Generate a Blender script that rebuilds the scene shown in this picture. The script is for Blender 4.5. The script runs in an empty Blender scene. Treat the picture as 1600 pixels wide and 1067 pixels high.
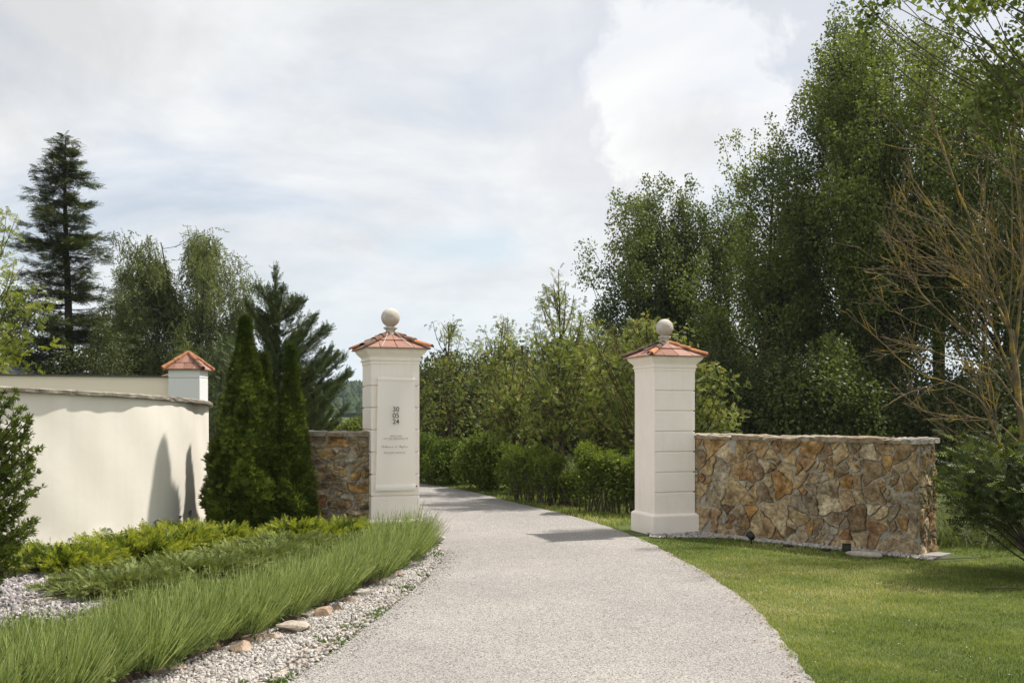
import bpy, math, random
import numpy as np
R = math.radians
C = bpy.context.scene.collection
F, H0, YH = 1555.0, 1.7, 642.0            # focal length in pixels of the 1600 px picture, eye height, horizon row

# ------------------------------------------------------------------ camera, sky, sun, exposure
cam = bpy.data.objects.new('camera', bpy.data.cameras.new('camera'))
C.objects.link(cam)
cam.location = (0, 0, H0)
cam.rotation_euler = (R(90), 0, 0)
cam.data.sensor_width = 36
cam.data.lens = 36*F/1600
cam.data.shift_y = (YH-533.5)/1600
cam.data.clip_end = 6000
bpy.context.scene.camera = cam
SUN_EL, SUN_B = 59.0, 23.0                # elevation, and how far behind the picture plane (from +x towards +y)
sdir = (math.cos(R(SUN_EL))*math.cos(R(SUN_B)), math.cos(R(SUN_EL))*math.sin(R(SUN_B)), math.sin(R(SUN_EL)))
sun = bpy.data.objects.new('sun', bpy.data.lights.new('sun', 'SUN'))
C.objects.link(sun)
sun.data.energy = 4.3
sun.data.angle = R(1.8)
sun.data.color = (1.0, 0.95, 0.87)
from mathutils import Vector
sun.rotation_euler = Vector(sdir).to_track_quat('Z', 'Y').to_euler()

def world():
    w = bpy.data.worlds.new('World'); bpy.context.scene.world = w; w.use_nodes = True
    N, L = w.node_tree.nodes, w.node_tree.links
    N.clear()
    out = N.new('ShaderNodeOutputWorld'); bg = N.new('ShaderNodeBackground'); bg.inputs[1].default_value = 0.1
    sky = N.new('ShaderNodeTexSky'); sky.sky_type = 'NISHITA'; sky.sun_disc = False
    sky.sun_elevation = R(SUN_EL); sky.sun_rotation = R(90-SUN_B); sky.air_density = 1.0; sky.dust_density = 2.0
    tc = N.new('ShaderNodeTexCoord'); sp = N.new('ShaderNodeSeparateXYZ'); L.new(tc.outputs['Generated'], sp.inputs[0])
    def mth(op, a, b=None):
        n = N.new('ShaderNodeMath'); n.operation = op
        for i, v in enumerate((a, b)):
            if v is None: continue
            if isinstance(v, (int, float)): n.inputs[i].default_value = v
            else: L.new(v, n.inputs[i])
        return n.outputs[0]
    den = mth('ADD', mth('MAXIMUM', sp.outputs[2], 0.0), 0.22)
    cb = N.new('ShaderNodeCombineXYZ')
    L.new(mth('DIVIDE', sp.outputs[0], den), cb.inputs[0]); L.new(mth('DIVIDE', sp.outputs[1], den), cb.inputs[1])
    def noise(scale, det, rough, dist, loc=(0, 0, 0), vec=None):
        mp = N.new('ShaderNodeMapping'); mp.inputs['Location'].default_value = loc
        L.new(vec or cb.outputs[0], mp.inputs[0])
        n = N.new('ShaderNodeTexNoise'); n.inputs['Scale'].default_value = scale; n.inputs['Detail'].default_value = det
        n.inputs['Roughness'].default_value = rough; n.inputs['Distortion'].default_value = dist
        L.new(mp.outputs[0], n.inputs['Vector']); return n.outputs[0]
    def ramp(fac, stops):
        r = N.new('ShaderNodeValToRGB'); L.new(fac, r.inputs[0])
        r.color_ramp.elements.remove(r.color_ramp.elements[1])
        for i, (p, c) in enumerate(stops):
            e = r.color_ramp.elements[0] if i == 0 else r.color_ramp.elements.new(p)
            e.position = p; e.color = (*c, 1) if isinstance(c, tuple) else (c, c, c, 1)
        return r.outputs[0]
    cover = noise(1.1, 6, 0.55, 0.6, (3.1, 0.9, 0))
    mask = ramp(cover, [(0.30, 0.50), (0.40, 0.80), (0.50, 1.0)])
    tone = noise(2.3, 10, 0.62, 0.25, (0.4, 5.7, 1))
    col = ramp(tone, [(0.28, (5.15, 5.3, 5.55)), (0.46, (5.95, 6.08, 6.22)), (0.58, (6.4, 6.5, 6.6)), (0.72, (6.75, 6.8, 6.85))])
    # one brighter heap of cloud: a soft blob round a sky direction, broken up by noise
    def blob(px, py, rad, squash=1.0):
        d = Vector(((px-800)/F, 1, (YH-py)/F)).normalized()
        vm = N.new('ShaderNodeVectorMath'); vm.operation = 'SUBTRACT'; L.new(tc.outputs['Generated'], vm.inputs[0]); vm.inputs[1].default_value = d
        v2 = N.new('ShaderNodeVectorMath'); v2.operation = 'MULTIPLY'; L.new(vm.outputs[0], v2.inputs[0]); v2.inputs[1].default_value = (1, 1, squash)
        ln = N.new('ShaderNodeVectorMath'); ln.operation = 'LENGTH'; L.new(v2.outputs[0], ln.inputs[0])
        nz = noise(15, 9, 0.62, 0.3, (0, 0, 0), tc.outputs['Generated'])
        v = mth('ADD', mth('DIVIDE', ln.outputs['Value'], rad), mth('MULTIPLY', mth('SUBTRACT', nz, 0.5), 1.6))
        return v
    b1 = ramp(blob(1080, 145, 0.105), [(0.80, 1.0), (1.02, 0.0)])
    b2 = ramp(blob(1090, 215, 0.075, 1.6), [(0.2, 1.0), (1.2, 0.0)])
    b3 = ramp(blob(40, 40, 0.17, 1.3), [(0.2, 1.0), (1.3, 0.0)])
    def mix(fac, a, b, k=1.0):
        m = N.new('ShaderNodeMix'); m.data_type = 'RGBA'
        L.new(mth('MULTIPLY', fac, k), m.inputs[0])
        for i, v in ((6, a), (7, b)):
            if isinstance(v, tuple): m.inputs[i].default_value = (*v, 1)
            else: L.new(v, m.inputs[i])
        return m.outputs[2]
    b0 = ramp(blob(1130, 110, 0.24), [(0.5, 1.0), (1.2, 0.0)])
    col = mix(b0, col, (5.35, 5.45, 5.75), 0.85)
    col = mix(b1, col, (6.9, 6.9, 6.88), 0.95)
    col = mix(b2, col, (5.5, 5.52, 5.7), 0.85)
    col = mix(b3, col, (4.9, 4.95, 5.05), 0.85)
    b4 = ramp(blob(730, 385, 0.10, 3.6), [(0.2, 1.0), (1.1, 0.0)])
    fin = mix(mask, sky.outputs[0], col)
    fin = mix(b4, fin, (4.7, 5.7, 6.35), 0.6)
    low = ramp(sp.outputs[2], [(0.0, 1.0), (0.06, .75), (0.16, 0.0)])
    fin = mix(low, fin, (5.2, 6.05, 6.5), 0.7)
    L.new(fin, bg.inputs[0]); L.new(bg.outputs[0], out.inputs[0])
world()
sc = bpy.context.scene
sc.view_settings.view_transform = 'Standard'; sc.view_settings.look = 'None'
sc.view_settings.exposure = 0.54; sc.view_settings.gamma = 1
sc.render.engine = 'CYCLES'
sc.cycles.max_bounces = 8; sc.cycles.transparent_max_bounces = 8
sc.cycles.diffuse_bounces = 4; sc.cycles.transmission_bounces = 4
sc.cycles.use_denoising = True; sc.cycles.denoiser = 'OPENIMAGEDENOISE'; sc.cycles.denoising_input_passes = 'RGB_ALBEDO_NORMAL'; sc.cycles.denoising_prefilter = 'ACCURATE'

# ------------------------------------------------------------------ helpers
def G(px, py, z=0.0):
    d = F*(H0-z)/(py-YH); return np.array([(px-800)/F*d, d, z])
def P(px, py, d):
    return np.array([(px-800)/F*d, d, H0+(YH-py)/F*d])

def tag(o, label=None, cat=None, group=None, kind=None):
    if label: o['label'] = label
    if cat: o['category'] = cat
    if group: o['group'] = group
    if kind: o['kind'] = kind
    return o
def empty(name, loc, label, cat, group=None, rz=0):
    o = bpy.data.objects.new(name, None); C.objects.link(o)
    o.location = loc; o.rotation_euler = (0, 0, rz); o.empty_display_size = 0.1
    return tag(o, label, cat, group)

class Acc:
    def __init__(s): s.v = []; s.f = []; s.r = []; s.n = 0
    def add(s, V, Fc, r=0.5):
        V = np.asarray(V, float).reshape(-1, 3); Fc = np.asarray(Fc, np.int64)
        s.v.append(V); s.f.append(Fc + s.n); s.n += len(V)
        s.r.append(np.broadcast_to(np.asarray(r, float), (len(Fc),)).copy()); return s
    def build(s, name, m, parent=None, smooth=False, origin=None):
        me = bpy.data.meshes.new(name)
        V = np.concatenate(s.v)
        if origin is not None: V = V - np.asarray(origin, float)
        loops = np.concatenate([f.ravel() for f in s.f]); tot = np.concatenate([np.full(len(f), f.shape[1]) for f in s.f])
        st = np.concatenate([[0], np.cumsum(tot)[:-1]])
        me.vertices.add(len(V)); me.vertices.foreach_set('co', V.ravel().astype(np.float32))
        me.loops.add(len(loops)); me.loops.foreach_set('vertex_index', loops.astype(np.int32))
        me.polygons.add(len(tot)); me.polygons.foreach_set('loop_start', st.astype(np.int32))
        me.polygons.foreach_set('use_smooth', np.full(len(tot), bool(smooth)))
        me.update(calc_edges=True)
        a = me.attributes.new('rnd', 'FLOAT', 'FACE'); a.data.foreach_set('value', np.concatenate(s.r).astype(np.float32))
        me.materials.append(m)
        o = bpy.data.objects.new(name, me); C.objects.link(o)
        if parent is not None: o.parent = parent
        elif origin is not None: o.location = origin
        return o

def norm(a): return a/np.maximum(np.linalg.norm(a, axis=-1, keepdims=True), 1e-9)
def frames(d, up=None, rng=None):
    """columns x, y, z : z along d, y towards up (the face normal)"""
    d = norm(np.asarray(d, float)); n = len(d)
    if up is None: up = rng.normal(size=(n, 3))
    up = np.broadcast_to(np.asarray(up, float), (n, 3))
    x = norm(np.cross(up, d) + 1e-6); y = np.cross(d, x)
    return np.stack([x, y, d], axis=2)
def scatter(acc, T, pos, fr, scale, r=0.5):
    V, Fc = T; n = len(pos)
    scale = np.asarray(scale, float)
    if scale.ndim == 1: scale = scale[:, None]
    W = V[None]*scale[:, None, :] if scale.shape[1] == 3 else V[None]*scale[:, :, None]
    W = np.einsum('nij,nvj->nvi', fr, W) + pos[:, None, :]
    Fa = Fc[None] + (np.arange(n)*len(V))[:, None, None]
    r = np.broadcast_to(np.asarray(r, float), (n,))
    acc.add(W.reshape(-1, 3), Fa.reshape(-1, Fc.shape[1]), np.repeat(r, len(Fc)))

def blade(o, d, L, w, nrm=(0, 1, 0)):
    o = np.array(o, float); d = norm(np.array(d, float)); s = np.cross(d, nrm); s = s/np.linalg.norm(s)*w/2
    return [o, o+d*L*0.45+s, o+d*L, o+d*L*0.45-s]
def tmpl(bl):
    V = np.array([p for b in bl for p in b]); return V, np.arange(len(V)).reshape(-1, 4)
_r = random.Random(5)
LEAF = tmpl([blade((0, 0, 0), (0, 0, 1), 1, 0.78)])
NARROW = tmpl([blade((0, 0, 0), (0, 0, 1), 1, 0.32)])
FAN = tmpl([blade((0.02*i, 0.05*_r.uniform(-1, 1), 0.1*abs(i)*_r.random()), (math.sin(a), _r.uniform(-.45, .45), math.cos(a)), 1-.13*abs(i), 0.17)
            for i, a in [(k, k*0.33) for k in range(-3, 4)]])
def feather(n, wid, L0, taper=0.6, lift=0.25):
    b = []
    for k in range(n):
        t = (k+0.3)/n
        for s in (-1, 1):
            b.append(blade((0, 0, t), (s*0.8, _r.uniform(-lift, lift), 0.75), L0*(1-taper*t)*_r.uniform(.8, 1.15), wid))
    b.append(blade((0, 0, 0.85), (0, 0, 1), 0.28, wid)); b.append(blade((0, 0, 0), (0, 0, 1), 1, wid*0.35)); return tmpl(b)
FEATHER = feather(6, 0.085, 0.36)
DENSE = feather(7, 0.12, 0.34, 0.5, 0.6)
PINNATE = feather(4, 0.15, 0.42, 0.2, 0.3)
SHOOT = tmpl([blade((0, 0, .16*k), (math.sin(2.4*k), math.cos(2.4*k), 1.0), 0.42, 0.2, (math.cos(2.4*k+.5), -math.sin(2.4*k), .3)) for k in range(6)])
STRAND = tmpl([blade((0.05*_r.uniform(-1, 1), 0.05*_r.uniform(-1, 1), k/15), (_r.uniform(-1, 1), _r.uniform(-1, 1), 1.0), 0.13, 0.085,
                     (_r.uniform(-1, 1), _r.uniform(-1, 1), .2)) for k in range(15)])

def tube_rings(path, rad, sides=6, rng=None, wob=0.0):
    path = np.asarray(path, float); n = len(path); rad = np.broadcast_to(np.asarray(rad, float), (n,))
    tan = norm(np.gradient(path, axis=0)); ref = np.array([0.31, 0.52, 0.1]) if abs(tan[0][2]) > 0.8 else np.array([0, 0.1, 1.0])
    x = norm(np.cross(ref, tan)); y = np.cross(tan, x); a = np.arange(sides)*2*math.pi/sides
    k = np.ones((n, sides, 1))
    if rng is not None: k = 1+rng.uniform(-wob, wob, (n, sides, 1))
    V = path[:, None]+(x[:, None]*np.cos(a)[None, :, None]+y[:, None]*np.sin(a)[None, :, None])*rad[:, None, None]*k
    i, j = np.meshgrid(np.arange(n-1), np.arange(sides), indexing='ij'); j2 = (j+1) % sides
    Fc = np.stack([i*sides+j, i*sides+j2, (i+1)*sides+j2, (i+1)*sides+j], -1).reshape(-1, 4)
    return V.reshape(-1, 3), Fc
def bez(a, b, c, n=7):
    t = np.linspace(0, 1, n)[:, None]; return (1-t)**2*a+2*t*(1-t)*b+t*t*c
def box(acc, lo, hi, r=0.5, M=None):
    x0, y0, z0 = lo; x1, y1, z1 = hi
    V = np.array([(x0, y0, z0), (x1, y0, z0), (x1, y1, z0), (x0, y1, z0), (x0, y0, z1), (x1, y0, z1), (x1, y1, z1), (x0, y1, z1)], float)
    if M is not None: V = V@np.asarray(M).T
    acc.add(V, [(0, 3, 2, 1), (4, 5, 6, 7), (0, 1, 5, 4), (1, 2, 6, 5), (2, 3, 7, 6), (3, 0, 4, 7)], r)
def frustum_stack(acc, prof, r=0.5, cap=True):
    """square rings: prof = [(half, z)...]"""
    V = []; Fc = []
    for h, z in prof: V += [(-h, -h, z), (h, -h, z), (h, h, z), (-h, h, z)]
    for i in range(len(prof)-1):
        for j in range(4): Fc.append((i*4+j, i*4+(j+1) % 4, i*4+4+(j+1) % 4, i*4+4+j))
    if cap: Fc.append((3, 2, 1, 0)); n = len(V); Fc.append((n-4, n-3, n-2, n-1))
    acc.add(V, Fc, r)
def lathe(acc, prof, c=(0, 0, 0), n=32, r=0.5):
    a = np.arange(n)*2*math.pi/n; V = []
    for rr, z in prof: V += [(c[0]+rr*math.cos(t), c[1]+rr*math.sin(t), c[2]+z) for t in a]
    Fc = [(i*n+j, i*n+(j+1) % n, (i+1)*n+(j+1) % n, (i+1)*n+j) for i in range(len(prof)-1) for j in range(n)]
    acc.add(V, Fc, r)

ICO_V, ICO_F = None, None
def _ico():
    t = (1+5**.5)/2
    V = norm(np.array([(-1, t, 0), (1, t, 0), (-1, -t, 0), (1, -t, 0), (0, -1, t), (0, 1, t), (0, -1, -t), (0, 1, -t), (t, 0, -1), (t, 0, 1), (-t, 0, -1), (-t, 0, 1)], float))
    Fc = np.array([(0, 11, 5), (0, 5, 1), (0, 1, 7), (0, 7, 10), (0, 10, 11), (1, 5, 9), (5, 11, 4), (11, 10, 2), (10, 7, 6), (7, 1, 8), (3, 9, 4), (3, 4, 2), (3, 2, 6), (3, 6, 8), (3, 8, 9), (4, 9, 5), (2, 4, 11), (6, 2, 10), (8, 6, 7), (9, 8, 1)])
    return V, Fc
ICO_V, ICO_F = _ico()
def subdiv(V, Fc):
    V = list(map(tuple, V)); cache = {}; out = []
    def mid(a, b):
        k = (min(a, b), max(a, b))
        if k not in cache: p = np.array(V[a])+np.array(V[b]); V.append(tuple(p/np.linalg.norm(p))); cache[k] = len(V)-1
        return cache[k]
    for a, b, c in Fc:
        ab, bc, ca = mid(a, b), mid(b, c), mid(c, a); out += [(a, ab, ca), (b, bc, ab), (c, ca, bc), (ab, bc, ca)]
    return np.array(V), np.array(out)
ICO1 = subdiv(ICO_V, ICO_F); ICO2 = subdiv(*ICO1)
def pnoise(p, seed, f=1.0):
    """cheap smooth noise from sines, p (n,3) -> (n,)"""
    rg = np.random.default_rng(seed); s = 0; amp = 1; tot = 0
    for o in range(4):
        for _ in range(3):
            k = rg.normal(size=3)*f*(1.9**o); s = s+amp*np.sin(p@k+rg.uniform(0, 6.28)); tot += amp
        amp *= .55
    return s/tot*1.8

# ------------------------------------------------------------------ materials
def mat(name, stops, attr=True, noise=None, rough=0.8, spec=0.3, bump=None, transl=0.0, tcol=None, voro=None, alpha=None, streak=None):
    """stops: colours along the per-face value 'rnd' (or along noise). noise=(scale, amount, dark, light) mottles. bump=(scale, strength)"""
    m = bpy.data.materials.new(name); m.use_nodes = True; N, L = m.node_tree.nodes, m.node_tree.links
    b = N['Principled BSDF']; b.inputs['Roughness'].default_value = rough; b.inputs['Specular IOR Level'].default_value = spec
    tc = N.new('ShaderNodeTexCoord')
    def nz(scale, det=5, rg=.6):
        n = N.new('ShaderNodeTexNoise'); n.inputs['Scale'].default_value = scale; n.inputs['Detail'].default_value = det
        n.inputs['Roughness'].default_value = rg; L.new(tc.outputs['Object'], n.inputs['Vector']); return n.outputs[0]
    rp = N.new('ShaderNodeValToRGB'); rp.color_ramp.elements.remove(rp.color_ramp.elements[1])
    for i, c in enumerate(stops):
        p = i/max(1, len(stops)-1)
        e = rp.color_ramp.elements[0] if i == 0 else rp.color_ramp.elements.new(p)
        e.position = p; e.color = (*c, 1)
    if attr:
        at = N.new('ShaderNodeAttribute'); at.attribute_name = 'rnd'; L.new(at.outputs['Fac'], rp.inputs[0])
    else: L.new(nz(3), rp.inputs[0])
    col = rp.outputs[0]
    def mixc(fac, a, c, mode='MIX', k=None):
        mx = N.new('ShaderNodeMix'); mx.data_type = 'RGBA'; mx.blend_type = mode
        if isinstance(fac, float): mx.inputs[0].default_value = fac
        else: L.new(fac, mx.inputs[0])
        for i, v in ((6, a), (7, c)):
            if isinstance(v, tuple): mx.inputs[i].default_value = (*v, 1)
            else: L.new(v, mx.inputs[i])
        return mx.outputs[2]
    nl_ = [noise] if isinstance(noise, tuple) else (noise or [])
    for ns in nl_:
        sc_, amt, dk, lt = ns
        r2 = N.new('ShaderNodeValToRGB'); L.new(nz(sc_), r2.inputs[0])
        r2.color_ramp.elements[0].position = .34; r2.color_ramp.elements[0].color = (*dk, 1)
        r2.color_ramp.elements[1].position = .66; r2.color_ramp.elements[1].color = (*lt, 1)
        col = mixc(amt, col, r2.outputs[0], 'MULTIPLY')
    if streak:
        mp = N.new('ShaderNodeMapping'); mp.inputs['Scale'].default_value = (streak[0], streak[0], streak[0]*.07); L.new(tc.outputs['Object'], mp.inputs[0])
        ns_ = N.new('ShaderNodeTexNoise'); ns_.inputs['Scale'].default_value = 1; ns_.inputs['Detail'].default_value = 6; L.new(mp.outputs[0], ns_.inputs['Vector'])
        r4 = N.new('ShaderNodeValToRGB'); L.new(ns_.outputs[0], r4.inputs[0]); r4.color_ramp.elements[0].position = .30; r4.color_ramp.elements[0].color = (.74, .70, .62, 1); r4.color_ramp.elements[1].position = .52
        col = mixc(streak[1], col, r4.outputs[0], 'MULTIPLY')
    if voro:
        v = N.new('ShaderNodeTexVoronoi'); v.inputs['Scale'].default_value = voro[0]; L.new(tc.outputs['Object'], v.inputs['Vector'])
        r3 = N.new('ShaderNodeValToRGB'); sp = N.new('ShaderNodeSeparateColor'); L.new(v.outputs['Color'], sp.inputs[0]); L.new(sp.outputs[0], r3.inputs[0])
        r3.color_ramp.elements[0].color = (*voro[1], 1); r3.color_ramp.elements[1].color = (*voro[3], 1)
        e = r3.color_ramp.elements.new(.35); e.color = (*voro[2], 1)
        col = mixc(1.0, col, r3.outputs[0], 'MULTIPLY')
    L.new(col, b.inputs['Base Color'])
    if bump:
        bp = N.new('ShaderNodeBump'); bp.inputs['Strength'].default_value = bump[1]; bp.inputs['Distance'].default_value = bump[2] if len(bump) > 2 else 0.02
        if voro: L.new(v.outputs['Distance'], bp.inputs['Height'])
        else: L.new(nz(bump[0], 7, .65), bp.inputs['Height'])
        L.new(bp.outputs[0], b.inputs['Normal'])
    o = N['Material Output']
    if transl:
        t = N.new('ShaderNodeBsdfTranslucent')
        if tcol: L.new(mixc(1.0, col, tcol, 'MULTIPLY'), t.inputs[0])
        else: L.new(col, t.inputs[0])
        ms = N.new('ShaderNodeMixShader'); ms.inputs[0].default_value = transl
        L.new(b.outputs[0], ms.inputs[1]); L.new(t.outputs[0], ms.inputs[2]); L.new(ms.outputs[0], o.inputs[0]); last = ms.outputs[0]
    else: last = b.outputs[0]
    if alpha:
        tr = N.new('ShaderNodeBsdfTransparent'); ms = N.new('ShaderNodeMixShader'); ms.inputs[0].default_value = alpha
        L.new(tr.outputs[0], ms.inputs[1]); L.new(last, ms.inputs[2]); L.new(ms.outputs[0], o.inputs[0])
    return m
def leafmat(name, stops, transl=.35, tc=(1.35, 1.25, .75), rough=.55, spec=.22):
    return mat(name, stops, transl=transl, tcol=tc, rough=rough, spec=spec)

M = {}
M['plaster'] = mat('pillar_plaster', [(.93, .855, .78)], attr=False, noise=[(2.2, .5, (.88, .87, .85), (1, 1, 1)), (14, .2, (.92, .9, .88), (1, 1, 1))], rough=.85, spec=.2, bump=(60, .12, .004), streak=(16, .12))
M['wallplaster'] = mat('wall_plaster', [(.82, .775, .69)], attr=False, noise=[(1.6, .35, (.88, .87, .85), (1, 1, 1)), (9, .2, (.92, .9, .86), (1, 1, 1))], rough=.9, spec=.15, bump=(9, .3, .006), streak=(5, .18))
M['oldplaster'] = mat('exposed_render', [(.30, .29, .28)], attr=False, noise=(20, .8, (.5, .5, .5), (1, 1, 1)), rough=.9, bump=(40, .6))
M['cream'] = mat('cream_plaster', [(.88, .78, .64)], attr=False, noise=(1.2, .25, (.9, .9, .9), (1, 1, 1)), rough=.9, spec=.1)
M['whitepl'] = mat('white_plaster', [(.72, .72, .72)], attr=False, noise=(2, .2, (.9, .9, .9), (1, 1, 1)), rough=.9, spec=.1)
M['coping'] = mat('concrete_coping', [(.40, .36, .30)], attr=False, noise=[(9, .9, (.45, .42, .38), (1.1, 1.1, 1.1)), (60, .6, (.6, .6, .6), (1, 1, 1))], rough=.95, bump=(45, .9, .012))
M['metal_cap'] = mat('dark_metal', [(.09, .09, .095)], attr=False, rough=.5)
M['tile'] = mat('terracotta', [(.33, .175, .13), (.40, .235, .18), (.26, .13, .09)], noise=[(12, .55, (.62, .6, .58), (1, 1, 1)), (50, .3, (.7, .7, .7), (1, 1, 1))], rough=.8, bump=(60, .25, .004))
M['hip'] = mat('weathered_hip_tile', [(.52, .22, .10), (.36, .16, .09), (.13, .095, .075)], noise=[(14, .8, (.4, .36, .34), (1.1, 1.1, 1.1))], rough=.9, bump=(50, .4, .006))
M['mortar_w'] = mat('lime_mortar', [(.66, .62, .57)], attr=False, noise=(30, .4, (.7, .7, .7), (1, 1, 1)), rough=.9)
M['ball'] = mat('cast_stone', [(.58, .54, .48)], attr=False, noise=[(8, .85, (.62, .56, .50), (1.05, 1.05, 1.05)), (70, .35, (.7, .7, .7), (1, 1, 1))], rough=.9, bump=(70, .3, .005))
M['stone'] = mat('rubble_stone', [(.18, .13, .085), (.46, .36, .21), (.54, .45, .30), (.46, .29, .12), (.56, .48, .34), (.34, .19, .09), (.44, .41, .33), (.33, .25, .16), (.62, .55, .42), (.48, .35, .18), (.27, .20, .13), (.50, .47, .40)],
                 noise=[(6, .9, (.50, .40, .30), (1.3, 1.27, 1.2)), (22, .8, (.42, .36, .3), (1.25, 1.25, 1.2)), (110, .3, (.7, .7, .7), (1.1, 1.1, 1.1))], rough=.9, spec=.2, bump=(18, 1.0, .035))
M['stonecap'] = mat('coping_stone', [(.34, .27, .18), (.42, .37, .30), (.48, .44, .38), (.30, .22, .13)], noise=[(12, .8, (.5, .47, .42), (1.1, 1.1, 1.1)), (60, .5, (.6, .6, .6), (1.1, 1.1, 1.1))], rough=.9, bump=(30, .9, .02))
M['mortar'] = mat('grey_mortar', [(.47, .44, .38)], attr=False, noise=[(14, .6, (.6, .6, .58), (1.1, 1.1, 1.1)), (120, .5, (.7, .7, .7), (1, 1, 1))], rough=.95, bump=(60, .9, .01))
M['rock'] = mat('edging_rock', [(.36, .25, .17), (.50, .42, .33), (.50, .46, .41), (.52, .37, .25)], noise=[(18, .7, (.55, .5, .45), (1.1, 1.1, 1.1)), (90, .4, (.7, .7, .7), (1, 1, 1))], rough=.9, bump=(40, .8, .015))
M['pebble'] = mat('pale_gravel', [(.16, .145, .13), (.38, .355, .33), (.55, .52, .49), (.30, .26, .22), (.44, .42, .39)], rough=.85)
M['dpebble'] = mat('grey_gravel', [(.12, .11, .11), (.30, .28, .28), (.46, .42, .42), (.20, .17, .17), (.55, .52, .50)], rough=.85)
M['gravelbase'] = mat('gravel_bed', [(.42, .37, .32)], attr=False, voro=(55, (.35, .34, .33), (.8, .78, .75), (1.25, 1.22, 1.2)), rough=.9, bump=(40, .8, .02))
M['soil'] = mat('soil', [(.085, .062, .045)], attr=False, noise=[(9, .6, (.5, .5, .5), (1.2, 1.2, 1.2))], rough=1, bump=(30, .8, .03))
M['road'] = mat('chip_seal', [(.27, .255, .243)], attr=False, noise=[(.45, .8, (.82, .82, .82), (1.1, 1.09, 1.07)), (5, .35, (.88, .88, .88), (1.06, 1.06, 1.06)), (95, .5, (.68, .66, .66), (1.2, 1.2, 1.2))], voro=(125, (.36, .34, .33), (1.0, 1.0, .99), (1.55, 1.53, 1.50)), rough=.9, spec=.25, bump=(90, .6, .006))
M['dust'] = mat('sandy_dust', [(.42, .385, .345)], attr=False, noise=[(30, .5, (.75, .73, .7), (1.15, 1.15, 1.15)), (140, .5, (.7, .7, .7), (1.2, 1.2, 1.2))], rough=1)
M['litter'] = mat('dry_leaf', [(.16, .09, .05), (.28, .17, .09), (.34, .26, .16)], rough=.9)
M['petal'] = mat('white_petal', [(.45, .45, .36), (.75, .75, .70)], rough=.8)
M['ground'] = mat('meadow', [(.060, .085, .022), (.105, .135, .035), (.17, .18, .06)], attr=False, noise=[(1.7, .4, (.7, .7, .7), (1.15, 1.15, 1.15)), (40, .8, (.45, .5, .4), (1.25, 1.25, 1.2))], rough=1, bump=(60, .8, .03))
M['grass'] = leafmat('grass_blade', [(.07, .11, .015), (.145, .20, .028), (.22, .27, .048), (.36, .36, .12), (.50, .46, .23)], .35)
M['tallgrass'] = leafmat('tall_grass', [(.055, .08, .02), (.11, .14, .04), (.20, .22, .09)], .35)
M['bark'] = mat('bark', [(.10, .075, .055)], attr=False, noise=(9, .7, (.4, .4, .4), (1.2, 1.2, 1.2)), rough=.95, bump=(25, .8, .03))
M['darkbark'] = mat('dark_bark', [(.06, .045, .033)], attr=False, noise=(9, .7, (.4, .4, .4), (1.2, 1.2, 1.2)), rough=.95)
M['rowanbark'] = mat('rowan_bark', [(.085, .07, .05)], attr=False, noise=[(6, .8, (.5, .4, .3), (1.3, 1.1, .8))], rough=.9)
M['lichen'] = mat('lichen_bark', [(.04, .03, .022), (.04, .03, .022), (.30, .21, .06), (.11, .09, .065), (.44, .29, .04), (.28, .25, .19), (.28, .25, .19)], attr=False, noise=(14, .5, (.5, .5, .5), (1.1, 1.1, 1.1)), rough=.9)
M['poplar'] = leafmat('poplar_leaf', [(.05, .073, .017), (.115, .15, .038), (.205, .245, .075)], .36, (1.35, 1.3, .7), .5, .25)
M['poplar_l'] = leafmat('poplar_leaf_light', [(.065, .09, .018), (.15, .19, .042), (.25, .29, .08)], .38, (1.35, 1.3, .7), .5, .25)
M['under'] = leafmat('undergrowth_leaf', [(.032, .042, .013), (.065, .080, .024), (.11, .13, .042)], .3)
M['rowan'] = leafmat('rowan_leaf', [(.03, .045, .010), (.08, .115, .022), (.16, .20, .042), (.26, .30, .07), (.29, .30, .085), (.20, .09, .045)], .35)
M['rowanred'] = leafmat('rowan_berry_cluster', [(.20, .075, .035), (.26, .13, .05)], .2, (1, 1, 1))
M['birch'] = leafmat('birch_leaf', [(.065, .085, .026), (.145, .175, .055), (.24, .27, .10)], .35)
M['fir'] = leafmat('fir_needles', [(.036, .050, .016), (.095, .118, .036), (.19, .215, .07)], .12, (1.2, 1.3, .7), .55, .3)
M['cypress'] = leafmat('cypress_spray', [(.03, .046, .015), (.065, .092, .03), (.13, .165, .055)], .15)
M['thuja'] = leafmat('thuja_spray', [(.032, .05, .008), (.08, .115, .015), (.20, .24, .035)], .22)
M['gold'] = leafmat('golden_juniper', [(.03, .048, .008), (.07, .105, .014), (.19, .24, .025), (.38, .40, .06)], .3, (1.3, 1.3, .6))
M['blue'] = leafmat('creeping_juniper', [(.08, .11, .03), (.165, .205, .055), (.30, .33, .11)], .2)
M['lav'] = leafmat('lavender_stem', [(.06, .09, .022), (.165, .22, .062), (.30, .365, .125), (.48, .52, .25)], .3, (1.3, 1.3, .8))
M['hedge'] = leafmat('hedge_leaf', [(.045, .075, .011), (.11, .155, .022), (.22, .275, .04)], .35)
M['yew'] = leafmat('yew_needles', [(.022, .034, .009), (.045, .065, .014), (.17, .21, .03)], .2)
M['robinia'] = leafmat('golden_leaf', [(.13, .16, .02), (.22, .25, .03), (.33, .34, .06)], .45, (1.3, 1.3, .7))
M['weed'] = leafmat('weed_leaf', [(.06, .12, .02), (.12, .20, .035)], .3)
M['hill'] = mat('far_forest', [(.035, .055, .030), (.05, .075, .04), (.07, .09, .045)], rough=1, spec=0)
M['hillground'] = mat('hill_ground', [(.04, .055, .03)], attr=False, rough=1, spec=0)
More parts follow.
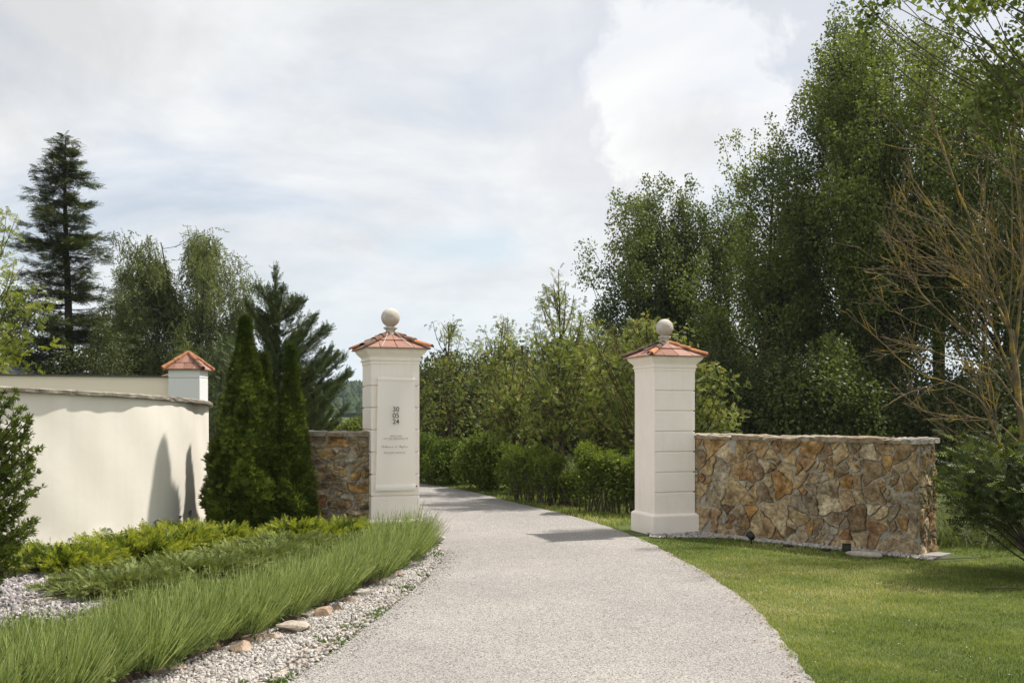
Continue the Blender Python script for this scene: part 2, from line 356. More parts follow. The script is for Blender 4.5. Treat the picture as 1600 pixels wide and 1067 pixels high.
M['fabric'] = mat('sheer_linen', [(.96, .90, .83)], attr=False, noise=(3, .1, (.96, .96, .96), (1, 1, 1)), rough=.9, spec=.1, transl=.12, alpha=.9)
M['hem'] = mat('linen_hem', [(.90, .84, .77)], attr=False, rough=.9, spec=.1)
M['cord'] = mat('white_cord', [(.8, .78, .74)], attr=False, rough=.8)
M['ink'] = mat('black_print', [(.035, .032, .03)], attr=False, rough=.7)
M['greyink'] = mat('brown_print', [(.22, .18, .15)], attr=False, rough=.7)
M['black'] = mat('black_plastic', [(.012, .012, .012)], attr=False, rough=.4)
M['lens'] = mat('lamp_glass', [(.03, .03, .03)], attr=False, rough=.12, spec=.8)
M['slab'] = mat('concrete_slab', [(.30, .28, .25)], attr=False, noise=(20, .5, (.7, .7, .7), (1, 1, 1)), rough=.9)
M['roofmetal'] = mat('grey_roof', [(.16, .18, .21)], attr=False, rough=.5)
M['bluewall'] = mat('pale_gable', [(.62, .68, .74)], attr=False, rough=.6)
M['wood'] = mat('weathered_post', [(.12, .10, .08)], attr=False, rough=.9)

# ------------------------------------------------------------------ ground, drive, beds
def catmull(pts, n=10):
    p = np.array(pts, float); p = np.vstack([2*p[0]-p[1], p, 2*p[-1]-p[-2]]); out = []
    for i in range(1, len(p)-2):
        for t in np.linspace(0, 1, n, endpoint=False):
            out.append(.5*((2*p[i])+(-p[i-1]+p[i+1])*t+(2*p[i-1]-5*p[i]+4*p[i+1]-p[i+2])*t*t+(-p[i-1]+3*p[i]-3*p[i+1]+p[i+2])*t**3))
    out.append(p[-2]); return np.array(out)
ROAD_L = catmull([(-2.1, 2), (-2.0, 3.6), (-1.75, 5), (-1.4, 6.2), (-1.07, 8.3), (-.88, 10), (-.82, 11.6), (-1.02, 13), (-1.35, 14.8), (-2.2, 18), (-4.2, 22), (-8, 26), (-16, 29)])
ROAD_R = catmull([(1.1, 2), (1.45, 3.6), (1.68, 5), (1.88, 6.2), (2.08, 8.3), (2.06, 9.8), (1.95, 11.2), (1.68, 13.4), (1.05, 15.8), (0, 18.6), (-1.6, 22.4), (-6, 29), (-14, 34)])
BED = catmull([(-3.4, 2.5), (-3.05, 3.8), (-2.75, 5.0), (-2.25, 6.3), (-1.9, 7.4), (-1.66, 8.06), (-1.40, 9.18), (-1.17, 10.25), (-1.04, 11.3), (-1.16, 12.3)])
BEDZ = .10
def jitter(c, amp, seed):
    d = np.concatenate([[0], np.cumsum(np.linalg.norm(np.diff(c, axis=0), axis=1))]); q = np.arange(0, d[-1], .05); o = np.stack([np.interp(q, d, c[:, 0]), np.interp(q, d, c[:, 1])], 1)
    o[:, 0] += amp*pnoise(np.c_[q, q*0, q*0], seed, 5)+amp*.7*pnoise(np.c_[q, q*0, q*0], seed+1, 22); return o
def strip(A, B, z, name, m, kind='structure', nsub=1):
    acc = Acc(); n = min(len(A), len(B)); A, B = A[:n], B[:n]
    V = [];
    for a, b in zip(A, B):
        for k in range(nsub+1):
            t = k/nsub; p = a*(1-t)+b*t; V.append((p[0], p[1], z))
    Fc = [(i*(nsub+1)+k, i*(nsub+1)+k+1, (i+1)*(nsub+1)+k+1, (i+1)*(nsub+1)+k) for i in range(n-1) for k in range(nsub)]
    acc.add(V, Fc); return tag(acc.build(name, m), kind=kind)
acc = Acc(); acc.add([(-900, -60, 0), (900, -60, 0), (900, 1500, 0), (-900, 1500, 0)], [(0, 1, 2, 3)]); tag(acc.build('ground', M['ground']), kind='structure')
JL, JR = jitter(ROAD_L, .02, 1), jitter(ROAD_R, .020, 2); n_ = 560
strip(JL[np.linspace(0, len(JL)-1, n_).astype(int)], JR[np.linspace(0, len(JR)-1, n_).astype(int)], .006, 'driveway', M['road'])
rng = np.random.default_rng(11)
# pale gravel strip between rocks and drive
def resamp(c, ys): return np.stack([np.interp(ys, c[:, 1], c[:, 0]), ys], 1)
ysg = np.linspace(2.6, 12.3, 60)
gA, gB = resamp(BED, ysg), resamp(ROAD_L, ysg)
strip(gA-np.array([.12, 0]), gB+np.array([-.03, 0]), .012, 'gravel_strip', M['gravelbase'])
# raised planting bed
acc = Acc(); ys = np.linspace(2.6, 12.5, 50); e = resamp(BED, ys); V = []
for x, y in e: V += [(x-.02, y, 0), (x-.10, y, BEDZ*.75), (x-.3, y, BEDZ), (-14, y, BEDZ+.03)]
Fc = [(i*4+k, (i+1)*4+k, (i+1)*4+k+1, i*4+k+1) for i in range(len(e)-1) for k in range(3)]
acc.add(V, [f[::-1] for f in Fc]); 
acc.add([(-14, 12.5, BEDZ+.03), (-1.5, 12.5, BEDZ), (-1.9, 16.5, BEDZ), (-14, 16.5, BEDZ)], [(0, 1, 2, 3)])
tag(acc.build('planting_bed', M['soil']), kind='structure')
acc = Acc(); acc.add([(-6.2, 5.0, BEDZ+.035), (-3.9, 6.0, BEDZ+.02), (-2.9, 8.2, BEDZ+.012), (-2.6, 10.5, BEDZ+.012), (-5.5, 11.0, BEDZ+.03)], [(0, 1, 2, 3, 4)])
tag(acc.build('gravel_bed', M['gravelbase']), kind='structure')

def pebbles(name, m, pos, size, seed, label):
    rg = np.random.default_rng(seed); n = len(pos); a = Acc()
    V = ICO_V*(1+rg.uniform(-.22, .22, (12, 1)))
    sc_ = size*rg.uniform(.55, 1.3, (n, 1))*np.stack([rg.uniform(.7, 1.2, n), rg.uniform(.7, 1.2, n), rg.uniform(.45, .8, n)], 1)
    scatter(a, (V, ICO_F), pos, frames(rg.normal(size=(n, 3))+np.array([0, 0, .8]), rng=rg), sc_, rg.random(n))
    return tag(a.build(name, m), label, 'gravel', kind='stuff')
n = 21000; yy = 4.2+8.1*rng.random(n)**1.15; t = rng.random(n)
xl, xr = np.interp(yy, gA[:, 1], gA[:, 0])-.05, np.interp(yy, gB[:, 1], gB[:, 0])
keep = (t < .74+.08*np.sin(yy*7))|(rng.random(n) < .18); yy, t, xl, xr = yy[keep], t[keep], xl[keep], xr[keep]
pos = np.stack([xl+(xr-xl)*t, yy, .014+.012*rng.random(len(yy))], 1)
pebbles('pale_gravel', M['pebble'], pos, .017, 3, 'pale crushed gravel strip along the left edge of the drive')
n = 15000; px = rng.uniform(-5.6, -2.5, n); py = rng.uniform(5.8, 10.5, n); k = px < -2.9-(9.4-py)*.25
pos = np.stack([px[k], py[k], BEDZ+.035+.01*rng.random(k.sum())], 1)
pebbles('grey_gravel', M['dpebble'], pos, .021, 4, 'grey purple gravel behind the lavender at the left')
# gravel along the foot of the right stone wall
W0, W1 = np.array([2.50, 13.92]), np.array([4.735, 11.57]); wd = (W1-W0)/np.linalg.norm(W1-W0); wn = np.array([wd[1], -wd[0]])
n = 3600; s = rng.uniform(-.25, 3.45, n); t = rng.normal(.10, .055, n); pos2 = W0+wd*s[:, None]+wn*t[:, None]
k = t < .25
pebbles('wall_foot_gravel', M['pebble'], np.stack([pos2[k, 0], pos2[k, 1], .012+.012*rng.random(k.sum())], 1), .02, 5, 'narrow line of pale gravel at the foot of the right stone wall')
n = 900; t = rng.uniform(1.85, 2.95, n); yy = rng.uniform(13.05, 13.75, n)-(t-1.9)*.05
pebbles('pillar_foot_gravel', M['pebble'], np.stack([t[yy > 13.25], yy[yy > 13.25], .012+.01*rng.random((yy > 13.25).sum())], 1), .016, 6, 'gravel round the foot of the right gate pillar')

n = 2600; yy = rng.uniform(4.2, 12.2, n); pos = np.stack([np.interp(yy, ROAD_L[:, 1], ROAD_L[:, 0])+np.abs(rng.normal(0, .10, n))-.02, yy, np.full(n, .008)], 1)
pebbles('road_grit', M['pebble'], pos, .0075, 7, 'loose grit spilled over the left edge of the drive')
n = 260; yy = rng.uniform(4.6, 13, n); pos = np.stack([np.interp(yy, ROAD_R[:, 1], ROAD_R[:, 0])-np.abs(rng.normal(0, .10, n))-.0, yy, np.full(n, .012)], 1)
a = Acc(); scatter(a, LEAF, pos, frames(rng.normal(size=(n, 3))*np.array([1, 1, .25]), np.array([0, 0, 1.])+rng.normal(0, .3, (n, 3))), rng.uniform(.012, .032, (n, 1)), rng.random(n)); tag(a.build('leaf_litter', M['litter']), 'dry brown leaf litter scattered along the right edge of the drive', 'leaf litter', kind='stuff')
# edging rocks
words = ['first', 'second', 'third', 'fourth', 'fifth', 'sixth', 'seventh', 'eighth', 'ninth', 'tenth', 'eleventh', 'twelfth', 'thirteenth', 'fourteenth', 'fifteenth', 'sixteenth']
rocks = [(262, 1058, .17, .85), (345, 1022, .10, .0), (385, 1026, .13, .9), (408, 1008, .11, .2), (438, 1002, .09, .9), (462, 992, .16, .45), (492, 968, .13, .75), (515, 968, .12, .95),
         (534, 958, .09, .05), (553, 945, .09, .1), (574, 935, .13, .6), (598, 917, .10, .3), (614, 908, .13, .5), (628, 904, .08, .95), (646, 884, .08, .9), (684, 850, .16, .62)]
for i, (px_, py_, r_, cval) in enumerate(rocks):
    rg = np.random.default_rng(100+i); V = ICO2[0].copy()
    pl = norm(rg.normal(size=(11, 3)));
    for q in pl:                       # chisel flat facets
        dd = V@q; lim = rg.uniform(.42, .72); V = V-np.maximum(dd-lim, 0)[:, None]*q
    V = V*np.array([rg.uniform(.9, 1.35), rg.uniform(.8, 1.1), rg.uniform(.65, .95)])*r_*.78
    V = V*(1+.05*pnoise(V/r_, i, 4)[:, None])
    a_ = rg.uniform(-.6, .6); c_, s_ = math.cos(a_), math.sin(a_); V = V@np.array([[c_, -s_, 0], [s_, c_, 0], [0, 0, 1]]).T
    g = G(px_, py_, .0); a = Acc(); a.add(V, ICO2[1], cval)
    o = a.build('edging_rock', M['rock']); o.location = (g[0]-.05, g[1]+r_*.4, r_*.28)
    tone = 'brown' if cval < .3 or cval > .86 else ('pale tan' if cval < .55 else 'pale grey')
    tag(o, f'{tone} edging rock, {words[i]} along the lavender from the front of the picture' if i < 15 else 'large pale rock at the far end of the gravel strip under the lavender', 'rock', 'rocks edging the lavender bed')
for nm, px_, py_, z_, r_, cv, lb in [('flat_rock', 243*.3+0, 946, BEDZ, .13, .5, 'flat pale rock half sunk at the left edge of the creeping juniper'), ('flat_rock', 488, 858, .2, .10, .1, 'reddish rock showing between creeping juniper and lavender')]:
    rg = np.random.default_rng(int(px_)); V = ICO2[0]*np.array([1.6, 1, .5])*r_; V = V*(1+.10*pnoise(V/r_, 3, 2.5)[:, None]); a = Acc(); a.add(V, ICO2[1], cv)
    o = a.build(nm, M['rock']); o.location = G(px_, py_, z_); tag(o, lb, 'rock')

# ------------------------------------------------------------------ gate pillars
def pillar(cx, cy, z0, rz, label, smooth_face, hipv, seed):
    rt = empty('gate_pillar', (cx, cy, z0), label, 'gate pillar', 'pillars flanking the drive', rz)
    rg = np.random.default_rng(seed); hw = .31
    a = Acc(); box(a, (-hw+.018, -hw+.018, .25), (hw-.018, hw-.018, 2.3))
    gz = [.58, .855, 1.137, 1.418, 1.700, 1.978]; ed = [.285]+gz+[2.262]; gh = .009; bv = .006
    for i in range(len(ed)-1):
        zb = ed[i]+(gh if i else 0); zt = ed[i+1]-(gh if i < len(ed)-2 else 0)
        frustum_stack(a, [(hw-bv, zb), (hw, zb+bv), (hw, zt-bv), (hw-bv, zt)])
    if smooth_face == 'left': box(a, (-hw-.002, -hw+.002, .285), (-hw+.019, hw, 2.262))
    else: box(a, (hw-.019, -hw+.004, .285), (hw+.002, hw, 2.262))
    a.build('shaft', M['plaster'], rt)
    a = Acc(); frustum_stack(a, [(.352, -.1), (.352, .25), (.348, .262), (.318, .286), (.30, .29)]); a.build('plinth', M['plaster'], rt)
    a = Acc(); pr = [(.30, 2.25), (.318, 2.255), (.318, 2.292), (.322, 2.295), (.334, 2.300), (.334, 2.318), (.325, 2.322), (.325, 2.345), (.330, 2.350)]
    for k in range(9):
        t = k/8; pr.append((.332+.062*math.sin(t*math.pi/2)**1.3*1.0, 2.352+.088*t-.0))
    pr += [(.396, 2.447), (.396, 2.455), (.30, 2.456)]
    frustum_stack(a, pr); a.build('cornice', M['plaster'], rt)
    # hipped tile roof, two courses per side
    ro = Acc(); e0, zE, zA = .425, 2.452, 2.662; sl = (zA-zE)/e0
    frustum_stack(ro, [(e0-.02, zE-.002), (.03, zA-.008)], .2)
    for sd in range(4):
        ca, sa = math.cos(sd*math.pi/2), math.sin(sd*math.pi/2); Mx = np.array([[ca, -sa, 0], [sa, ca, 0], [0, 0, 1]])
        for crs, (d0, d1, lift) in enumerate([(e0+.01, .20, .014), (.235, .03, .028)]):
            nt = 4 if crs == 0 else 2
            for k in range(nt):
                def q(d, f, up): 
                    return (-d+2*d*f, -d, zE+(e0-d)*sl+up)
                f0, f1 = k/nt+.006, (k+1)/nt-.006; th = .016; j = rg.uniform(-.002, .002)
                def mpt(d, f, up):
                    w = d0 if crs == 0 else d0
                    x = (-w+2*w*f); x = max(-d, min(d, x)); return (x, -d, zE+(e0-d)*sl+up+j)
                V = [mpt(d0, f0, lift), mpt(d0, f1, lift), mpt(d1, f1, lift-.004), mpt(d1, f0, lift-.004)]
                Vb = [(x, y, z-th) for x, y, z in V]; VV = np.array(V+Vb)@Mx.T
                ro.add(VV, [(0, 1, 2, 3), (7, 6, 5, 4), (0, 4, 5, 1), (1, 5, 6, 2), (2, 6, 7, 3), (3, 7, 4, 0)], rg.random())
    rf = ro.build('tile_roof', M['tile'], rt)
    for k, (sx, sy) in enumerate([(-1, -1), (1, -1), (1, 1), (-1, 1)]):
        h = Acc(); dv = np.array([sx, sy, 0.])/2**.5; up = norm(np.array([dv[0]*sl/2**.5, dv[1]*sl/2**.5, 1.])); side = np.cross(dv, (0, 0, 1))
        segs = [(e0*2**.5+.03, .36, hipv[k][0]), (.385, .20, hipv[k][1]), (.225, .06, hipv[k][1])]
        for (ra, rb, cv) in segs:
            for rr_, sgn in ((.046, 1), (.036, -1)):
                V = []; na = 9
                for t, rad in ((0, rr_), (1, rr_*.86)):
                    dd = ra+(rb-ra)*t; c = dv*dd+np.array([0, 0, zE+(e0-dd/2**.5)*sl+.012+(.012 if t == 0 else 0)])
                    for j in range(na):
                        an = math.pi*j/(na-1); V.append(c+side*rad*math.cos(an)*1.1+np.array([0, 0, 1])*rad*math.sin(an)*.95)
                Fc = [(j, j+1, na+j+1, na+j) if sgn > 0 else (j, na+j, na+j+1, j+1) for j in range(na-1)]; h.add(V, Fc, cv)
        h.build('hip_tile', M['hip'], rf, smooth=True)
    a = Acc(); frustum_stack(a, [(.085, 2.60), (.06, 2.672)]); a.build('mortar_bed', M['mortar_w'], rt)
    a = Acc(); lathe(a, [(0.001, 2.62), (.095, 2.62), (.085, 2.665), (.062, 2.69), (.058, 2.70), (.066, 2.715), (.088, 2.728), (.092, 2.74), (.085, 2.748), (.055, 2.755), (.05, 2.765), (.05, 2.79)])
    fin = a.build('finial_base', M['ball'], rt, smooth=True)
    a = Acc(); lathe(a, [(.1215*math.sin(t), 2.872-.1215*math.cos(t)) for t in np.linspace(.01, math.pi-.001, 28)], n=48); a.build('ball', M['ball'], fin, smooth=True)
    return rt
RP = pillar(2.148, 14.02, 0, R(18.5), 'white plaster gate pillar with ball finial right of the drive', 'left', [(.0, .95), (.05, .1), (.3, .5), (.9, 1.)], 1)
LP = pillar(-1.58, 12.94, .04, R(18.5), 'white plaster gate pillar with fabric banner left of the drive', 'right', [(.95, .8), (.05, .8), (.3, .5), (.2, .3)], 2)
a = Acc(); lathe(a, [(.001, 0), (.010, 0), (.010, .012), (.001, .012)], n=12)
o = a.build('screw_hook', M['black'], LP); o.location = (.272, -.312, .70); o.rotation_euler = (R(90), 0, 0)

# banner
B = empty('fabric_banner', (LP.location.x, LP.location.y, LP.location.z), 'sheer white linen banner with a black date hanging on the left pillar', 'banner', rz=R(18.5))
nu, nv = 24, 60; a = Acc(); V = []; yb = -.345; zT, zB = 2.09, .66
def bx_(u, v): 
    x0, x1 = -.235-.028*v, .245+.012*v
    return x0+(x1-x0)*u-.012*math.sin(v*3.1)*(u-.2)
def by_(u, v): return yb-.010*math.sin(u*7+v*2.2)*math.sin(v*math.pi)-.006*math.sin(v*9+u*3)-.012*math.sin(v*math.pi)
def bz_(u, v): return zT+(zB-zT)*v-.010*u*(1-v)
for i in range(nv+1):
    for j in range(nu+1): V.append((bx_(j/nu, i/nv), by_(j/nu, i/nv), bz_(j/nu, i/nv)))
Fc = [(i*(nu+1)+j, (i+1)*(nu+1)+j, (i+1)*(nu+1)+j+1, i*(nu+1)+j+1) for i in range(nv) for j in range(nu)]
a.add(V, Fc); a.build('cloth', M['fabric'], B, smooth=True)
for v0, v1, nm in ((-.002, .03, 'top_hem'), (.955, 1.003, 'bottom_hem')):
    a = Acc(); V = []
    for j in range(nu+1):
        for v, oy in ((v0, -.006), ((v0+v1)/2, -.010), (v1, -.006), (v1, .006), (v0, .006)): V.append((bx_(j/nu, v)+(-.002 if j == 0 else .002 if j == nu else 0), by_(j/nu, v)+oy, bz_(j/nu, v)))
    Fc = [(j*5+k, j*5+(k+1) % 5, j*5+5+(k+1) % 5, j*5+5+k) for j in range(nu) for k in range(5)]+[(4, 3, 2, 1, 0)]
    a.add(V, [f for f in Fc if len(f) == 4]); a.add(V[:5], [(4, 3, 2, 1, 0)]); a.add(V[-5:], [(0, 1, 2, 3, 4)])
    a.build(nm, M['hem'], B, smooth=False)
for x in (-.20, .20):
    a = Acc(); V, Fc = tube_rings([(x, -.355, 2.085), (x, -.405, 2.44), (x*.97, -.438, 2.476), (x*.6, -.26, 2.572), (x*.25, -.09, 2.68)], .0022, 4); a.add(V, Fc); a.build('cord', M['cord'], B)
def text(body, size, x, z, m, name, sp=1.0, off=0.0):
    c = bpy.data.curves.new(name, 'FONT'); c.body = body; c.size = size; c.align_x = 'CENTER'; c.align_y = 'CENTER'; c.extrude = .0006; c.space_character = sp; c.offset = off
    t = bpy.data.objects.new(name, c); C.objects.link(t); dg = bpy.context.evaluated_depsgraph_get(); me = bpy.data.meshes.new_from_object(t.evaluated_get(dg))
    bpy.data.objects.remove(t); me.materials.clear(); me.materials.append(m); o = bpy.data.objects.new(name, me); C.objects.link(o); o.parent = B
    o.location = (x, yb-.034, z); o.rotation_euler = (R(90), 0, 0); return o
zz = lambda py: 1.7-(py-642)*12.5/1555-.04
xb = lambda px_: -.31+.62*(px_-580)/75
for s_, y_ in (('30', 639.6), ('05', 649.5), ('24', 659)): text(s_, .088, xb(616.6), zz(y_), M['ink'], 'date_lettering', 1.0, .0004)
text('WELCOME', .029, xb(616.5), zz(681.5), M['greyink'], 'small_lettering', 1.1)
text('TO THE WEDDING OF', .029, xb(616.5), zz(685.5), M['greyink'], 'small_lettering', 1.1)
text('SCHLOSS GAMLITZ', .029, xb(614.5), zz(707.5), M['greyink'], 'small_lettering', 1.1)
glyph = {'A': [(0, -.2), (.5, 1.5), (.6, 1.6), (.75, 0), (.6, .5), (.1, .55), (.9, .2)], 'n': [(0, .1), (.12, .7), (.15, 0), (.4, .65), (.5, 0), (.7, .15)], 't': [(0, .1), (.25, 1.4), (.2, 0), (.05, .9), (.5, .9), (.3, 0), (.5, .15)],
         'o': [(0, .1), (.3, .65), (.05, .4), (.2, 0), (.4, .3), (.3, .65), (.6, .5)], 'i': [(0, .1), (.15, .7), (.15, 0), (.35, .15)], 'a': [(.4, .6), (.1, .5), (.1, .05), (.4, .3), (.45, .65), (.45, 0), (.75, .1)],
         '&': [(.6, 0), (.15, 1.0), (.4, 1.2), (.5, .9), (.05, .3), (.25, 0), (.7, .6)], 'S': [(.8, 1.5), (.4, 1.6), (.2, 1.1), (.7, .6), (.4, 0), (-.1, .2)], 'e': [(0, .2), (.35, .5), (.2, .7), (.05, .2), (.3, 0), (.55, .2)], 'f': [(0, .1), (.45, 1.5), (.3, 1.5), (.05, -.8), (.25, -.5), (.1, .2), (.5, .2)]}
a = Acc(); cx_ = 0; sg = .0165
for ch in 'Antonia & Stefan':
    if ch == ' ': cx_ += .45; continue
    g = np.array(glyph[ch], float); pth = np.stack([(cx_+g[:, 0]+g[:, 1]*.35)*sg*1.5, np.zeros(len(g)), g[:, 1]*sg], 1)
    V, Fc = tube_rings(catmull(pth, 3), .0011, 4); a.add(V, Fc); cx_ += g[:, 0].max()+.12
o = a.build('script_lettering', M['greyink'], B); w = cx_*sg*1.5; o.scale = (.345/w, 1, 1); o.location = (xb(593.5), yb-.036, zz(699))

# ------------------------------------------------------------------ rubble walls
def clip(poly, nx, ny, c):
    out = []
    for i in range(len(poly)):
        p, q = poly[i], poly[(i+1) % len(poly)]; dp, dq = p[0]*nx+p[1]*ny-c, q[0]*nx+q[1]*ny-c
        if dp <= 0: out.append(p)
        if (dp < 0 < dq) or (dq < 0 < dp): t = dp/(dp-dq); out.append((p[0]+(q[0]-p[0])*t, p[1]+(q[1]-p[1])*t))
    return out
def rubble(acc, L, Hh, toW, rmin, rmax, asp, seed, proud=.032, gap=.0085, small=.5):
    rd = random.Random(seed); cells = []; amin, amax = (rmin*1.5)**2*1.6, (rmax*1.62)**2*1.6
    def area(p): return abs(sum(p[k][0]*p[(k+1) % len(p)][1]-p[(k+1) % len(p)][0]*p[k][1] for k in range(len(p))))/2
    def split(poly):
        A_ = area(poly); lim = amin+(amax-amin)*rd.random()**2.2; Q_ = np.array(poly); cc = Q_.mean(0); w_, vec = np.linalg.eigh(np.cov((Q_-cc).T)+np.eye(2)*1e-9); ratio = math.sqrt(w_[1]/max(w_[0], 1e-9))
        if A_ < lim and (ratio < 2.3 or A_ < amin): cells.append(poly); return
        ax = vec[:, 1]; an = math.atan2(ax[1], ax[0])+rd.gauss(0, .30); nx, ny = math.cos(an), math.sin(an); pr = Q_@np.array([nx, ny]); f_ = rd.uniform(.36, .64); k_ = pr.min()+(pr.max()-pr.min())*f_
        for sg_ in (1, -1):
            q_ = clip(poly, sg_*nx, sg_*ny, sg_*k_)
            if len(q_) > 2 and area(q_) > 1e-4: split(q_)
    split([(0, 0), (L, 0), (L, Hh*asp), (0, Hh*asp)])
    for i, poly in enumerate(cells):
        if len(poly) < 3: continue
        P_ = np.array([(p[0], p[1]/asp) for p in poly]); c = P_.mean(0)
        # resample outline, inset, roughen
        seg = np.roll(P_, -1, 0)-P_; ln = np.linalg.norm(seg, axis=1); tot = ln.sum()
        if tot < .12: continue
        m_ = max(14, int(tot/.022)); s = np.linspace(0, tot, m_, endpoint=False); cum = np.concatenate([[0], np.cumsum(ln)])
        idx = np.clip(np.searchsorted(cum, s, 'right')-1, 0, len(P_)-1); Q = P_[idx]+seg[idx]*((s-cum[idx])/np.maximum(ln[idx], 1e-6))[:, None]
        Q = (Q+np.roll(Q, 1, 0)*.7+np.roll(Q, -1, 0)*.7)/2.4; Q = (Q+np.roll(Q, 1, 0)*.5+np.roll(Q, -1, 0)*.5)/2
        g_ = gap*rd.uniform(.7, 1.3); dvec = Q-c; dl = np.linalg.norm(dvec, axis=1); Q = c+dvec*(1-g_/np.maximum(dl, .02))[:, None]
        wq = np.c_[Q, np.zeros(m_)]; Q = Q+np.c_[pnoise(wq, seed+700, 11), pnoise(wq, seed+701, 11)]*.030+np.c_[pnoise(wq, seed+702, 30), pnoise(wq, seed+703, 30)]*.008; c = Q.mean(0); Q[:, 0] = np.clip(Q[:, 0], .002, L-.002); Q[:, 1] = np.clip(Q[:, 1], 0, Hh)
        rg = np.random.default_rng(seed*1000+i); dvec = Q-c; ang = np.arctan2(dvec[:, 1], dvec[:, 0])
        Q = c+(Q-c)*(1+.025*np.sin(ang*3+rg.uniform(0, 6))+.02*np.sin(ang*7+rg.uniform(0, 6))+rg.normal(0, .010, m_))[:, None]
        h = proud*rd.uniform(.45, 1.15); tilt = rg.normal(0, .09, 2)
        rings = [(1.0, -.02), (1.0, h*.55), (.97, h*.95), (.90, h), (.70, h*1.03), (.5, h*1.05), (.26, h*1.06)]; V = []
        for q, (f_, z) in enumerate(rings):
            rr_ = c+(Q-c)*f_; zz_ = np.full(m_, z)
            if q > 0: zz_ = zz_+((rr_-c)@tilt)*(1 if q > 2 else .6)+pnoise(np.c_[rr_*1.0, np.full(m_, i*3.1)], seed+i, 15)*.011*(1 if q > 1 else .3)
            V.append(np.c_[rr_, zz_])
        V = np.concatenate(V+[[[c[0], c[1], h*1.1+pnoise(np.array([[c[0], c[1], i*3.1]]), seed+i, 15)[0]*.011]]]); nr = len(rings)
        Fc = [(q*m_+k, q*m_+(k+1) % m_, (q+1)*m_+(k+1) % m_, (q+1)*m_+k) for q in range(nr-1) for k in range(m_)]
        tr = [((nr-1)*m_+k, (nr-1)*m_+(k+1) % m_, nr*m_) for k in range(m_)]
        Wp = toW(V); cv = rd.random(); acc.add(Wp, Fc, cv); acc.add(Wp, tr, cv)
def stone_wall(name, A, Bp, thick, Hh, label, seed, rmin, rmax, asp, capdark, nrm_front, endface=True, z0=0):
    A, Bp = np.array(A), np.array(Bp); L = np.linalg.norm(Bp-A); d = (Bp-A)/L; nf = np.array(nrm_front)
    rt = empty(name, (A[0], A[1], z0), label, 'stone wall'); body = Hh-.05
    def W(o, du, nn): return lambda V: np.c_[(o[0]-A[0])+V[:, 0]*du[0]+V[:, 2]*nn[0], (o[1]-A[1])+V[:, 0]*du[1]+V[:, 2]*nn[1], V[:, 1]]
    st = Acc(); rubble(st, L, body, W(A, d, nf), rmin, rmax, asp, seed)
    Bk = Bp-nf*thick; rubble(st, L, body, W(Bk, -d, -nf), rmin*1.3, rmax, asp, seed+1)
    if endface: rubble(st, thick, body, W(Bp, -nf, d), .05, .13, asp, seed+2)
    st.build('stones', M['stone'], rt)
    mo = Acc(); i = .0
    c = [A, Bp, Bk, A-nf*thick]; V = [(p[0]-A[0], p[1]-A[1], -.1) for p in c]+[(p[0]-A[0], p[1]-A[1], body) for p in c]
    mo.add(V, [(0, 3, 2, 1), (4, 5, 6, 7), (0, 1, 5, 4), (1, 2, 6, 5), (2, 3, 7, 6), (3, 0, 4, 7)]); mo.build('mortar', M['mortar'], rt)
    cp = Acc(); rd = random.Random(seed); u = -.02
    while u < L+.03:
        w = min(rd.uniform(.22, .5), L+.05-u);
        if w < .06: break
        for (v0, v1) in ((-.045, thick*.55), (thick*.56, thick+.04)):
            nu_, nv_ = 7, 5; V = []; th = rd.uniform(.042, .068); rg = np.random.default_rng(rd.randrange(9999)); oj = rd.uniform(-.015, .015)
            for s_, zz_ in ((0, body-.005), (1, body+th)):
                for p_ in range(nu_):
                    for q in range(nv_):
                        fu, fv = p_/(nu_-1), q/(nv_-1); edge = min(fu, 1-fu, fv, 1-fv) == 0
                        uu = u+.006+(w-.012)*fu+rg.normal(0, .004); vv = v0+(v1-v0)*fv+(oj if fv == 0 else 0)+rg.normal(0, .011)
                        z = zz_+(rg.normal(0, .006)-(.012 if edge else 0) if s_ else rg.normal(0, .003))
                        pt = A+d*uu-nf*vv; V.append((pt[0]-A[0], pt[1]-A[1], z))
            n1 = nu_*nv_; Fc = []
            for p_ in range(nu_-1):
                for q in range(nv_-1):
                    i0 = p_*nv_+q; Fc += [(n1+i0, n1+i0+nv_, n1+i0+nv_+1, n1+i0+1), (i0, i0+1, i0+nv_+1, i0+nv_)]
            loop = [p_*nv_ for p_ in range(nu_)]+[(nu_-1)*nv_+q for q in range(1, nv_)]+[p_*nv_+nv_-1 for p_ in range(nu_-2, -1, -1)]+[q for q in range(nv_-2, 0, -1)]
            Fc += [(loop[k], loop[(k+1) % len(loop)], n1+loop[(k+1) % len(loop)], n1+loop[k]) for k in range(len(loop))]
            cp.add(V, Fc, rd.random())
        u += w
    cp.build('coping', M['stonecap'], rt); return rt
SW = stone_wall('rubble_stone_wall', W0, W1, .42, 1.372, 'long rubble stone wall with flat coping joining the right pillar', 21, .05, .20, 1.0, 0, wn)
a = Acc(); p0 = W1-wd*.1+wn*.02; q = [p0, p0+wd*.32, p0+wd*.32-wn*.4, p0-wn*.4]; V = [(p[0], p[1], -.02) for p in q]+[(p[0], p[1], .035) for p in q]
a.add(V, [(0, 3, 2, 1), (4, 5, 6, 7), (0, 1, 5, 4), (1, 2, 6, 5), (2, 3, 7, 6), (3, 0, 4, 7)]); tag(a.build('footing_slab', M['slab']), 'grey concrete slab under the free end of the right stone wall', 'slab')
LA, LB = np.array([-3.02, 12.86]), np.array([-1.80, 12.70]); ld = (LB-LA)/np.linalg.norm(LB-LA); ln_ = np.array([ld[1], -ld[0]])
stone_wall('rubble_stone_wall', LA, LB, .36, 1.43, 'short rubble stone wall between the thujas and the left pillar', 55, .06, .15, 1.9, 0, ln_, endface=False)

